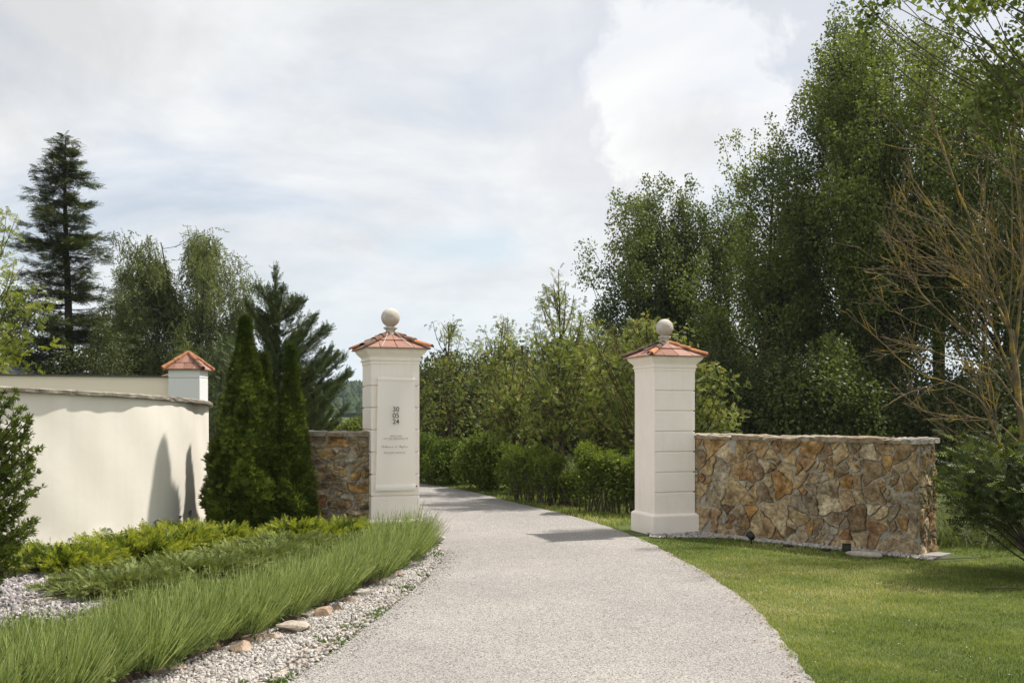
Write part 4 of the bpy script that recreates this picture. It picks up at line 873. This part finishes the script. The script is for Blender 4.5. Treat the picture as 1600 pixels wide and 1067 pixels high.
# left background trees
tree('birch_tree', 'left of the two drooping birches behind the back wall', 'tree', at(200, 38), hz(392, 38), 1.2, oval(2.0, .85), 210, .55, 62, STRAND, .5, 'birch', 'darkbark', .13, 91, 1.2, 'birches behind the back wall', hang=.6, limb=.9, ascend=1.4, leaders=2, nlimb=22)
tree('birch_tree', 'taller right birch with drooping twigs behind the small wall pillar', 'tree', at(308, 38), hz(365, 38), 1.0, oval(2.7, .9), 390, .6, 60, STRAND, .5, 'birch', 'darkbark', .15, 92, 1.2, 'birches behind the back wall', hang=.6, limb=.8, ascend=1.4, leaders=3, nlimb=36)
tree('golden_robinia', 'yellow green airy tree at the left edge', 'tree', at(-30, 27), hz(290, 27), 3.0, oval(1.75, .7), 100, .36, 34, PINNATE, .20, 'robinia', 'darkbark', .12, 93, .6, None, limb=1, ascend=1.0, leaders=2, nlimb=22)
tree('shrub_tree', 'light green bushy tree low at the left edge behind the outbuilding roof', 'tree', at(15, 33), hz(455, 33), .5, oval(2.2, .8), 85, .6, 200, LEAF, .09, 'poplar_l', 'darkbark', .1, 94, 1.0, None)
tree('shrub_tree', 'dark low tree between the tall fir and the left birch', 'tree', at(150, 30), hz(520, 30), .3, oval(1.2, .9), 55, .5, 210, LEAF, .07, 'under', 'darkbark', .08, 95, 1.0, None)
tree('shrub_tree', 'dark rounded shrub behind the small wall pillar', 'tree', at(345, 27), hz(525, 27), .3, oval(1.05, .9), 50, .45, 80, FEATHER, .16, 'cypress', 'darkbark', .08, 96, 1.0, None)
tree('shrub_tree', 'dark bushy tree under the right birch', 'tree', at(240, 40), hz(545, 40), .3, oval(1.8, .9), 55, .55, 180, LEAF, .09, 'under', 'darkbark', .08, 97, 1.0, None)

def fir(px_, d, top, lab, seed=7):
    rg = np.random.default_rng(seed); Hh = hz(top, d); rt = empty('fir_tree', (*at(px_, d), 0), lab, 'tree'); w = Acc(); a = Acc(); zs_ = np.linspace(0, Hh, 20)
    ln = lambda z: .10*np.sin(z*.5)+.012*z
    V, Fc = tube_rings(np.c_[ln(zs_), zs_*0, zs_], .17*(1-zs_/Hh)**.8+.012, 8); w.add(V, Fc); z = .9
    P_, D_, S_, U_ = [], [], [], []
    while z < Hh-.1:
        t = z/Hh; Lb = 2.35*(1-t)**.52+.15; nb = 8
        for k in range(nb):
            an = rg.uniform(0, 6.283); L = Lb*rg.uniform(.3, 1.12)
            if rg.random() < .12: continue
            s_ = np.array([ln(z), 0, z+rg.uniform(-.1, .1)]); dr = np.array([math.cos(an), math.sin(an), 0]); up = rg.uniform(-.10, .22)+.25*max(0, t-.8)*2
            p = bez(s_, s_+dr*L*.55+np.array([0, 0, L*up*.1-.02]), s_+dr*L+np.array([0, 0, L*up]), 9); V, Fc = tube_rings(p, np.linspace(.022*(1-t)+.008, .004, 9), 4); w.add(V, Fc)
            nn = int(85*L/1.2)+6; f = rg.random(nn)**.85*.92+.08; q = np.stack([np.interp(f*8, np.arange(9), p[:, i]) for i in range(3)], 1)
            side = np.cross(dr, (0, 0, 1)); off = rg.normal(0, .13, nn)*(1.2-f)*L*.9; q = q+side*off[:, None]+np.array([0, 0, 1])*(rg.normal(0, .05, nn)-.05)[:, None]
            P_.append(q); D_.append(dr+side*np.sign(off)[:, None]*.7+np.c_[rg.normal(0, .25, (nn, 2)), rg.normal(.05, .3, nn)]); S_.append(rg.uniform(.15, .32, nn)); U_.append(rg.normal(0, .35, (nn, 3))+np.array([0, 0, 1]))
        z += .20*rg.uniform(.4, 1.6)
    P_, D_, S_, U_ = map(np.concatenate, (P_, D_, S_, U_)); scatter(a, FEATHER, P_, frames(D_, U_), S_[:, None], np.clip(rg.normal(.4, .25, len(P_)), 0, 1))
    w.build('trunk', M['darkbark'], rt); a.build('crown', M['fir'], rt); return rt
fir(101, 32, 212, 'very tall dark fir with open layered branches behind the back wall')

def arms(name, lab, cat, base, armlist, tmp, m, dens, size, seed, spread=.12, bark='darkbark', up=(0, 0, .5), group=None, r0=.03, jit=.45, tone=.35, tipup=0.0, woody=True):
    """armlist: (root xyz, tip xyz, control lift) relative to base"""
    rg = np.random.default_rng(seed); rt = empty(name, base, lab, cat, group); w = Acc(); a = Acc(); P_, D_, S_, T_ = [], [], [], []
    for r_, t_, lift in armlist:
        r_, t_ = np.array(r_, float), np.array(t_, float); L = np.linalg.norm(t_-r_); p = bez(r_, (r_+t_)/2+np.array([0, 0, lift*L]), t_, 9)
        V, Fc = tube_rings(p, np.linspace(r0, .004, 9), 5); w.add(V, Fc); nn = max(5, int(dens*L)); f = rg.random(nn)**.75
        q = np.stack([np.interp(f*8, np.arange(9), p[:, i]) for i in range(3)], 1); tg = norm(np.gradient(p, axis=0)); tg = np.stack([np.interp(f*8, np.arange(9), tg[:, i]) for i in range(3)], 1)
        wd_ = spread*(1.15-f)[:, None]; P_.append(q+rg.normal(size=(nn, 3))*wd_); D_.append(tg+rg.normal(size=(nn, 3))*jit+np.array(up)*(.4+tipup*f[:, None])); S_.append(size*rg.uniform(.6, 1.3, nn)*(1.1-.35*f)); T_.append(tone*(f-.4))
    P_, D_, S_, T_ = map(np.concatenate, (P_, D_, S_, T_)); k = P_[:, 2] > -.02; P_, D_, S_, T_ = P_[k], D_[k], S_[k], T_[k]
    scatter(a, tmp, P_, frames(D_, rng=rg), S_[:, None], np.clip(rg.normal(.42, .17, len(P_))+T_, 0, 1))
    if woody: w.build('branches', M[bark], rt)
    a.build('foliage', M[m], rt); return rt
# dark cypress with sweeping arms
d = 16.0; b0 = np.array([*at(437, d), 0.]); rg = np.random.default_rng(5); al = [((0, 0, .1), tuple(P(430, 420, d)-b0), 0)]
tips = [(452, 462), (412, 452), (470, 470), (486, 500), (470, 520), (508, 512), (398, 480), (402, 512), (535, 556), (520, 545), (500, 560), (538, 603), (510, 600), (484, 580), (528, 640), (505, 625), (480, 620), (392, 545), (405, 575), (390, 600), (522, 668), (500, 655), (470, 560), (455, 520), (420, 500), (440, 480), (460, 600), (470, 650), (430, 560), (545, 585)]
for i, (x_, y_) in enumerate(tips):
    for rep in range(2):
        dd = rg.uniform(-.55, .55); t_ = P(x_+rg.normal(0, 5)*rep, y_+rg.normal(0, 9)*rep, d)-b0; t_[1] += dd; L = abs(t_[0]); rz_ = max(.25, t_[2]-L*.55-rg.uniform(.1, .5)); al.append(((t_[0]*.05, 0, rz_), tuple(t_), -.06))
arms('spreading_cypress', 'dark cypress with arms sweeping right behind the thujas', 'tree', b0, al, FEATHER, 'cypress', 185, .15, 5, .085, up=(0, 0, .3), jit=.38, r0=.02, tone=.15)

# thujas
def thuja(px_, d, top, w, lab, seed, n, z0=.05):
    rg = np.random.default_rng(seed); Hh = hz(top, d)-.03; rt = empty('columnar_thuja', (*at(px_, d), 0), lab, 'thuja', 'columnar thujas beside the curved wall'); a = Acc()
    prof = lambda t: w*np.clip(np.where(t < .18, .80+.20*(t/.18), 1-((np.clip(t, .18, 1)-.18)/.82)**1.25), .012, 1)
    t = rg.random(n*2); t = t[rg.random(n*2) < (prof(t)/w*.8+.2)][:n]; n_ = len(t); an = rg.uniform(0, 6.283, n_)
    lump = 1+.12*np.sin(an*4+t*17+seed)+.07*np.sin(an*7-t*21)+.07*np.sin(an*2+t*33+seed)
    r_ = prof(t)*lump*rg.uniform(.70, 1.03, n_); out = np.c_[np.cos(an), np.sin(an), np.zeros(n_)]
    pos = out*r_[:, None]; pos[:, 2] = z0+(Hh-z0-.06)*t
    dirs = out*.55*(1-t[:, None]*.7)+np.array([0, 0, 1.])+rg.normal(0, .25, (n_, 3))
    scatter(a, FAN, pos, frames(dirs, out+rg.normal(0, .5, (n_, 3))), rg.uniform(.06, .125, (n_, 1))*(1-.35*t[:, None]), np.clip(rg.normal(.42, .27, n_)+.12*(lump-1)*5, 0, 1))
    c = Acc(); tt = np.linspace(0, .93, 14); lathe(c, [(max(.01, float(prof(np.array(x)))*.66), z0+(Hh-z0)*x) for x in tt], n=14); 
    w_ = Acc(); V, Fc = tube_rings([(0, 0, -.02), (0, 0, Hh*.5)], [.05, .03], 8); w_.add(V, Fc); w_.build('trunk', M['darkbark'], rt)
    # inner foliage fills the body behind the outer sprays
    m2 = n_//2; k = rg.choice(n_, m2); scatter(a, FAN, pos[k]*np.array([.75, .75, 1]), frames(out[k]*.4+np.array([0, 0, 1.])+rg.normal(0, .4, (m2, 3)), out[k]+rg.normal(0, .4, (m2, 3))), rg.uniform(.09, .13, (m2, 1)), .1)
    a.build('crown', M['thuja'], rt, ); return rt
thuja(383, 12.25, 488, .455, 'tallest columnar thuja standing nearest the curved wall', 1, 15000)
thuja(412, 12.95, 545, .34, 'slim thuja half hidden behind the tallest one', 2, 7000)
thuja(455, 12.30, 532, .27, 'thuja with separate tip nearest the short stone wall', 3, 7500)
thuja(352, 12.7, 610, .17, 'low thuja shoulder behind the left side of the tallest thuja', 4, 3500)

# golden spreading junipers
def mound(name, lab, base, rx_, ry_, hh, m, seed, n, size, z0, group=None, dens=60, tmp=DENSE, flat=.35, tone=.6):
    rg = np.random.default_rng(seed); al = []
    for i in range(n):
        an = rg.uniform(0, 6.283); q = rg.uniform(.45, 1.05); t_ = (rx_*math.cos(an)*q, ry_*math.sin(an)*q, hh*(rg.uniform(.45, 1.05))*(1.15-.6*q)); r_ = (t_[0]*.12, t_[1]*.12, .02); al.append((r_, t_, flat*.3))
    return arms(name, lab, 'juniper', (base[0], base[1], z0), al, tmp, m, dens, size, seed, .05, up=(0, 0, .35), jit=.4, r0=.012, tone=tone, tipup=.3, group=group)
GJ = 'golden spreading junipers in the bed'
for i, (x_, y_, rx_, ry_, hh, lb) in enumerate([(-4.42, 9.75, .62, .5, .30, 'golden juniper nearest the shrub at the left edge'), (-4.0, 10.35, .72, .55, .34, 'golden juniper in front of the bright left part of the curved wall'), (-3.62, 10.75, .70, .5, .38, 'tallest golden juniper hiding the foot of the curved wall'),
                                               (-3.35, 11.25, .65, .45, .30, 'golden juniper in front of the tallest thuja'), (-2.55, 11.75, .45, .38, .32, 'golden juniper in front of the slim right thuja'), (-2.05, 11.95, .48, .36, .30, 'golden juniper in front of the short stone wall'), (-3.85, 11.6, .35, .4, .30, 'golden juniper between the tallest thuja and curved wall')]):
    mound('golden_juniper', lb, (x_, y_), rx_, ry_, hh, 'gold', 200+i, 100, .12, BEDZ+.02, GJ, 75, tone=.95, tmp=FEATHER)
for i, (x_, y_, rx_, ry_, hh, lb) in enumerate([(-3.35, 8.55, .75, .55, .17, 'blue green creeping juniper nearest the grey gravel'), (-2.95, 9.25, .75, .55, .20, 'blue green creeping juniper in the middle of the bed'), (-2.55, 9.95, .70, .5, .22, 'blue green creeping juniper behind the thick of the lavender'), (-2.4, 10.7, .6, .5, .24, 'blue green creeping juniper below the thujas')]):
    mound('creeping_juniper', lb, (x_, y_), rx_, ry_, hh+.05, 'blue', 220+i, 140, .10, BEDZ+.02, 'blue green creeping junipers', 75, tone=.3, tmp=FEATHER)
# shrub at the left edge
rg = np.random.default_rng(77); d = 7.6; b0 = np.array([*at(-95, d), BEDZ]); al = []
for i in range(64):
    t = rg.random(); x_ = rg.uniform(-150, 62)*(.55+.45*math.sin(t*3.1)); y_ = 612+t*275; t_ = P(x_, y_, d)-b0; t_[1] += rg.normal(0, .3); al.append(((rg.normal(0, .05), rg.normal(0, .05), max(.02, t_[2]*.6-.2)), tuple(t_), -.05))
for (x_, y_) in [(20, 612), (45, 660), (58, 735), (62, 765), (50, 700), (40, 820), (25, 640), (15, 860), (50, 790), (35, 850)]:
    for rp in range(2): t_ = P(x_+rg.normal(0, 3), y_+rg.normal(0, 5), d)-b0; al.append(((0, 0, max(.02, t_[2]*.6-.1)), tuple(t_+np.array([0, rg.normal(0, .1), 0])), -.04))
arms('evergreen_shrub', 'green thuja shrub with loose twigs cut by the left edge', 'shrub', b0, al, FAN, 'thuja', 95, .075, 9, .065, up=(0, 0, .4), jit=.7, r0=.012, tone=.3)

# lavender
rg = np.random.default_rng(15); a = Acc(); fol = Acc(); clumps = []
for y in np.arange(3.9, 12.2, .29):
    e = np.interp(y, BED[:, 1], BED[:, 0]); back = np.interp(y, [3.5, 6, 7.2, 8.2, 9, 10.5, 12.2], [2.5, 1.7, 1.2, 1.0, .92, .85, .6])
    for k in np.arange(.09, back, .30): clumps.append((e-k+rg.normal(0, .04), y+rg.normal(0, .05), k/back))
tip = tmpl([[(-.5, 0, 0), (.5, 0, 0), (.42, .25, .35), (-.42, .25, .35)], [(-.42, .25, .35), (.42, .25, .35), (.35, .6, .7), (-.35, .6, .7)], [(-.35, .6, .7), (.35, .6, .7), (.3, .9, .93), (-.3, .9, .93)], [(-.62, .9, .93), (.62, .9, .93), (.1, 1.0, 1.04), (-.1, 1.0, 1.04)]])
for (x, y, k) in clumps:
    near = 1 if y < 9 else .85; n_ = int(600*near*(1-.45*k)*(1 if k < .66 else .30)); rr = np.sqrt(rg.random(n_))*.135; an = rg.uniform(0, 6.283, n_); o_ = np.c_[np.cos(an), np.sin(an), np.zeros(n_)]
    pos = np.array([x, y, BEDZ-.01])+o_*rr[:, None]; hh = rg.uniform(.22, .47, n_)*(1-.30*k)*(1.05 if y > 10.3 else .88)*(1-.8*(rr/.135)**2*.25); drift = np.array([.24*(1-k)+.06, -.08, 0])
    hh = hh*np.where(rg.random(n_) < .12, 1.28, 1); dirs = np.array([0, 0, 1.])+o_*(rr/.135*.55)[:, None]+drift+rg.normal(0, .10, (n_, 3))
    sc_ = np.stack([.0032*rg.uniform(.7, 1.4, n_), hh*rg.uniform(-.10, .18, n_), hh], 1)
    fr = frames(dirs, np.array([.3, -.2, .2])*1.0+o_*.6+rg.normal(0, .45, (n_, 3)))
    scatter(a, tip, pos, fr, sc_, np.clip(rg.normal(.55, .28, n_), 0, 1))
    n3 = 110; rr = np.sqrt(rg.random(n3))*.19; an = rg.uniform(0, 6.283, n3); pos = np.c_[x+rr*np.cos(an), y+rr*np.sin(an), BEDZ-.02+rg.random(n3)*.13]
    scatter(a, SHOOT, pos, frames(rg.normal(0, .5, (n3, 3))+np.array([0, 0, 1])+drift, rng=rg), rg.uniform(.06, .12, (n3, 1)), np.clip(rg.normal(.2, .15, n3), 0, 1))
tag(a.build('lavender_border', M['lav']), 'dense border of green lavender stems along the left of the drive', 'lavender', kind='stuff')
# weeds on the gravel strip
n_ = 300; yy = rg.uniform(4.6, 12, n_); xr = np.interp(yy, ROAD_L[:, 1], ROAD_L[:, 0]); cl = pnoise(np.c_[yy*4, yy*0, yy*0], 4, 1.2) > .15; yy, xr = yy[cl], xr[cl]
a = Acc(); xx = xr-np.abs(rg.normal(.05, .12, len(yy))); P_ = np.repeat(np.c_[xx, yy, np.full(len(yy), .012)], 9, 0)+rg.normal(0, .012, (len(yy)*9, 3))*np.array([1, 1, 0]); m_ = len(P_)
scatter(a, NARROW, P_, frames(rg.normal(0, .8, (m_, 3))*np.array([1, 1, .3])+np.array([0, 0, .6]), rng=rg), rg.uniform(.025, .065, (m_, 1)), rg.random(m_))
tag(a.build('gravel_weeds', M['weed']), 'small green weeds growing in the pale gravel strip', 'weeds', kind='stuff')

# bare lichen tree at the right
def bare_tree():
    rg = np.random.default_rng(23); d = 11.8; b0 = np.array([(1612-800)/F*d, d, 0.]); rt = empty('bare_lichen_tree', b0, 'leafless tree with yellow lichen on its twigs at the right edge', 'tree')
    tr = Acc(); br = Acc()
    def path_px(pts, n=5): return catmull([P(x, y, d+dd)-b0 for x, y, dd in pts], n)
    def grow(acc, path, r0, r1, lvl):
        n_ = len(path); path = path+rg.normal(0, .006 if lvl else .003, path.shape)*np.linspace(0, 1, n_)[:, None]
        rad = np.linspace(r0, r1, n_); V, Fc = tube_rings(path, rad, 6 if lvl < 2 else 4); acc.add(V, Fc, 0.5)
        if lvl >= 4: return
        L = np.linalg.norm(np.diff(path, axis=0), axis=1).sum(); k = int({0: 5, 1: 4.2, 2: 2.6, 3: 1.6}[lvl]*L/(.92 if lvl < 2 else .6))+(1 if lvl < 3 else 0)
        for _ in range(k):
            f = rg.uniform(.15, .97); i = min(n_-2, int(f*(n_-1))); p = path[i]; tg = norm(path[i+1]-path[i]); side = norm(np.cross(tg, rg.normal(size=3))); dr = norm(tg*rg.uniform(.7, 1.2)+side*.75+np.array([-.22, 0, .12]))
            l2 = L*rg.uniform(.25, .55)*(1-.4*f); 
            if l2 < .1: continue
            m_ = max(5, int(l2/.07)); bend = norm(rg.normal(size=3)+np.array([0, 0, 1.0])); s = np.linspace(0, 1, m_)[:, None]; pth = p+dr*l2*s+bend*l2*.22*s**2+rg.normal(0, .006, (m_, 3))*s
            rr = rad[i]*rg.uniform(.42, .62); grow(br, pth, max(rr, .0036), max(.0024, rr*.35), lvl+1)
    grow(tr, path_px([(1612, 866, 0), (1608, 800, 0), (1600, 690, .05), (1588, 590, .1), (1580, 515, .1)]), .050, .030, 9)
    mains = [([(1588, 600, .1), (1575, 500, .0), (1545, 410, -.1), (1510, 330, -.2), (1478, 250, -.3), (1455, 190, -.3)], .026), ([(1585, 560, .1), (1597, 430, .2), (1590, 300, .3), (1575, 190, .3)], .024),
             ([(1590, 620, .1), (1560, 560, -.1), (1510, 520, -.3), (1450, 470, -.4), (1400, 400, -.5), (1372, 350, -.5)], .017), ([(1595, 640, 0), (1550, 580, .2), (1490, 560, .3), (1430, 540, .4), (1375, 525, .4)], .015),
             ([(1602, 745, 0), (1560, 690, -.3), (1535, 630, -.4), (1490, 600, -.5), (1430, 580, -.6), (1365, 525, -.7)], .018), ([(1602, 760, 0), (1570, 712, -.3), (1520, 703, -.5), (1488, 685, -.6), (1462, 675, -.6)], .011),
             ([(1580, 520, .1), (1540, 440, .3), (1500, 380, .4), (1440, 300, .5), (1410, 250, .5)], .018), ([(1586, 570, .1), (1620, 480, .2), (1630, 380, .3), (1605, 280, .3)], .02),
             ([(1590, 610, .1), (1545, 500, .2), (1500, 440, .2), (1450, 420, .1), (1395, 330, 0)], .015), ([(1600, 700, 0), (1555, 660, .3), (1500, 650, .4), (1440, 640, .4), (1385, 590, .5)], .012)]
    for pts, r in mains: grow(br, path_px(pts, 6), r*.82, r*.22, 1)
    tr.build('trunk', M['lichen'], rt, smooth=True); br.build('branches', M['lichen'], rt, smooth=True)
bare_tree()

# yew at the right
rg = np.random.default_rng(6); d = 10.4; b0 = np.array([*at(1668, 9.6), 0.]); al = []
for i in range(58):
    x_ = rg.uniform(1478, 1700); y_ = rg.uniform(672, 770)+max(0, (1500-x_)*.35)*rg.random(); t_ = P(x_, y_, d+rg.uniform(-.7, .8))-b0; al.append(((rg.normal(0, .06), rg.normal(0, .06), .05), tuple(t_), -.10))
rt = empty('yew_shrub', b0, 'dark yew shrub with bare lower stems right of the stone wall', 'shrub'); w = Acc(); a = Acc(); P_, D_, S_, T_ = [], [], [], []
for r_, t_, lift in al:
    r_, t_ = np.array(r_), np.array(t_); L = np.linalg.norm(t_-r_); p = bez(r_, (r_+t_)/2+np.array([0, 0, lift*L]), t_, 9); V, Fc = tube_rings(p, np.linspace(.013, .003, 9), 5); w.add(V, Fc)
    nn = 85; f = .62+.38*rg.random(nn); q = np.stack([np.interp(f*8, np.arange(9), p[:, i]) for i in range(3)], 1); P_.append(q+rg.normal(0, 1, (nn, 3))*np.array([.13, .13, .06])); D_.append((t_-r_)/L*.35+rg.normal(0, .7, (nn, 3))*np.array([1, 1, .4])+np.array([-.2, -.2, .05])); S_.append(rg.uniform(.09, .18, nn)); T_.append(np.where((f > .88)&(rg.random(nn) < .45), .5, 0))
P_, D_, S_, T_ = map(np.concatenate, (P_, D_, S_, T_)); scatter(a, FEATHER, P_, frames(D_, rng=rg), S_[:, None], np.clip(rg.normal(.35, .18, len(P_))+T_, 0, 1)); w.build('stems', M['darkbark'], rt); a.build('foliage', M['yew'], rt)

# overhanging tree: trunk off to the right, boughs reaching into the top right corner
d = 17.0; b0 = np.array([10.4, d, 0.]); rg = np.random.default_rng(44); pf = []
def addpf(x_, y_, dd, r_): q = P(x_, y_, d+dd)-b0; pf.append((q[0], q[1], q[2], r_))
for (x_, y_) in [(1320, -15), (1345, 5), (1372, 15), (1395, -5), (1352, 30), (1335, -30), (1370, -30), (1400, -40), (1350, 55)]: addpf(x_, y_, -1, .19)
for _ in range(46): addpf(rg.uniform(1510, 1680), rg.uniform(-90, 215), rg.uniform(-1, 1), rg.uniform(.28, .42))
for (x_, y_) in [(1450, -8), (1475, -4), (1500, 8), (1495, 28), (1515, -5), (1540, 0)]: addpf(x_, y_, -3, .16)
rt = tree('overhanging_tree', 'near tree whose leafy boughs hang into the top right corner', 'tree', b0[:2], 9.3, 4, None, 0, .35, 130, LEAF, .10, 'poplar_l', 'bark', .16, 44, 1.1, None, limb=.9, puffs=pf, ascend=.35)

# ------------------------------------------------------------------ far wooded hill
a = Acc(); nx, ny = 60, 14; V = []; xs = np.linspace(-420, 300, nx); ysf = np.linspace(240, 620, ny)
def hillz(x, y):
    ridge = 9.5+2.2*np.sin(x*.017+2)+1*np.sin(x*.05); return np.maximum(0, ridge*np.clip((y-240)/200, 0, 1)**1.0*np.where(y > 480, 1-(y-480)/300, 1))
for x in xs:
    for y in ysf: V.append((x, y, float(hillz(x, y))-.2))
a.add(V, [(i*ny+j, (i+1)*ny+j, (i+1)*ny+j+1, i*ny+j+1) for i in range(nx-1) for j in range(ny-1)]); tag(a.build('hill', M['hillground'], smooth=True), kind='structure')
n_ = 5200; x = rg.uniform(-260, 130, n_); y = rg.uniform(240, 500, n_); z = hillz(x, y); a = Acc()
nc = 7; tt = [(1.0, .0), (1.15, .25), (.8, .6), (.35, .88), (.02, 1.0)]; V = []
for r_, h_ in tt: V += [(r_*math.cos(k*6.283/nc+h_), r_*math.sin(k*6.283/nc+h_), h_) for k in range(nc)]
T = (np.array(V), np.array([(i*nc+k, i*nc+(k+1) % nc, (i+1)*nc+(k+1) % nc, (i+1)*nc+k) for i in range(4) for k in range(nc)]))
fr = np.tile(np.eye(3), (n_, 1, 1)); s_ = rg.uniform(1.0, 2.0, n_); scatter(a, T, np.c_[x, y, z], fr, np.stack([s_, s_, rg.uniform(3.5, 6, n_)*.75], 1), rg.random(n_))
tag(a.build('hill_forest', M['hill']), 'forest covering the far hill behind the left pillar', 'forest', kind='stuff')

# ------------------------------------------------------------------ the air itself
a = Acc(); box(a, (-460, -70, -1.0), (330, 700, 34.0)); hzm = bpy.data.materials.new('haze'); hzm.use_nodes = True; N_ = hzm.node_tree.nodes; N_.clear()
o_ = N_.new('ShaderNodeOutputMaterial'); v_ = N_.new('ShaderNodeVolumePrincipled'); v_.inputs['Density'].default_value = .00022; v_.inputs['Color'].default_value = (.80, .88, 1.0, 1); v_.inputs['Anisotropy'].default_value = .2
hzm.node_tree.links.new(v_.outputs[0], o_.inputs['Volume']); hb = a.build('haze', hzm); hb['kind'] = 'stuff'; hb['label'] = 'thin pale haze over the scene'
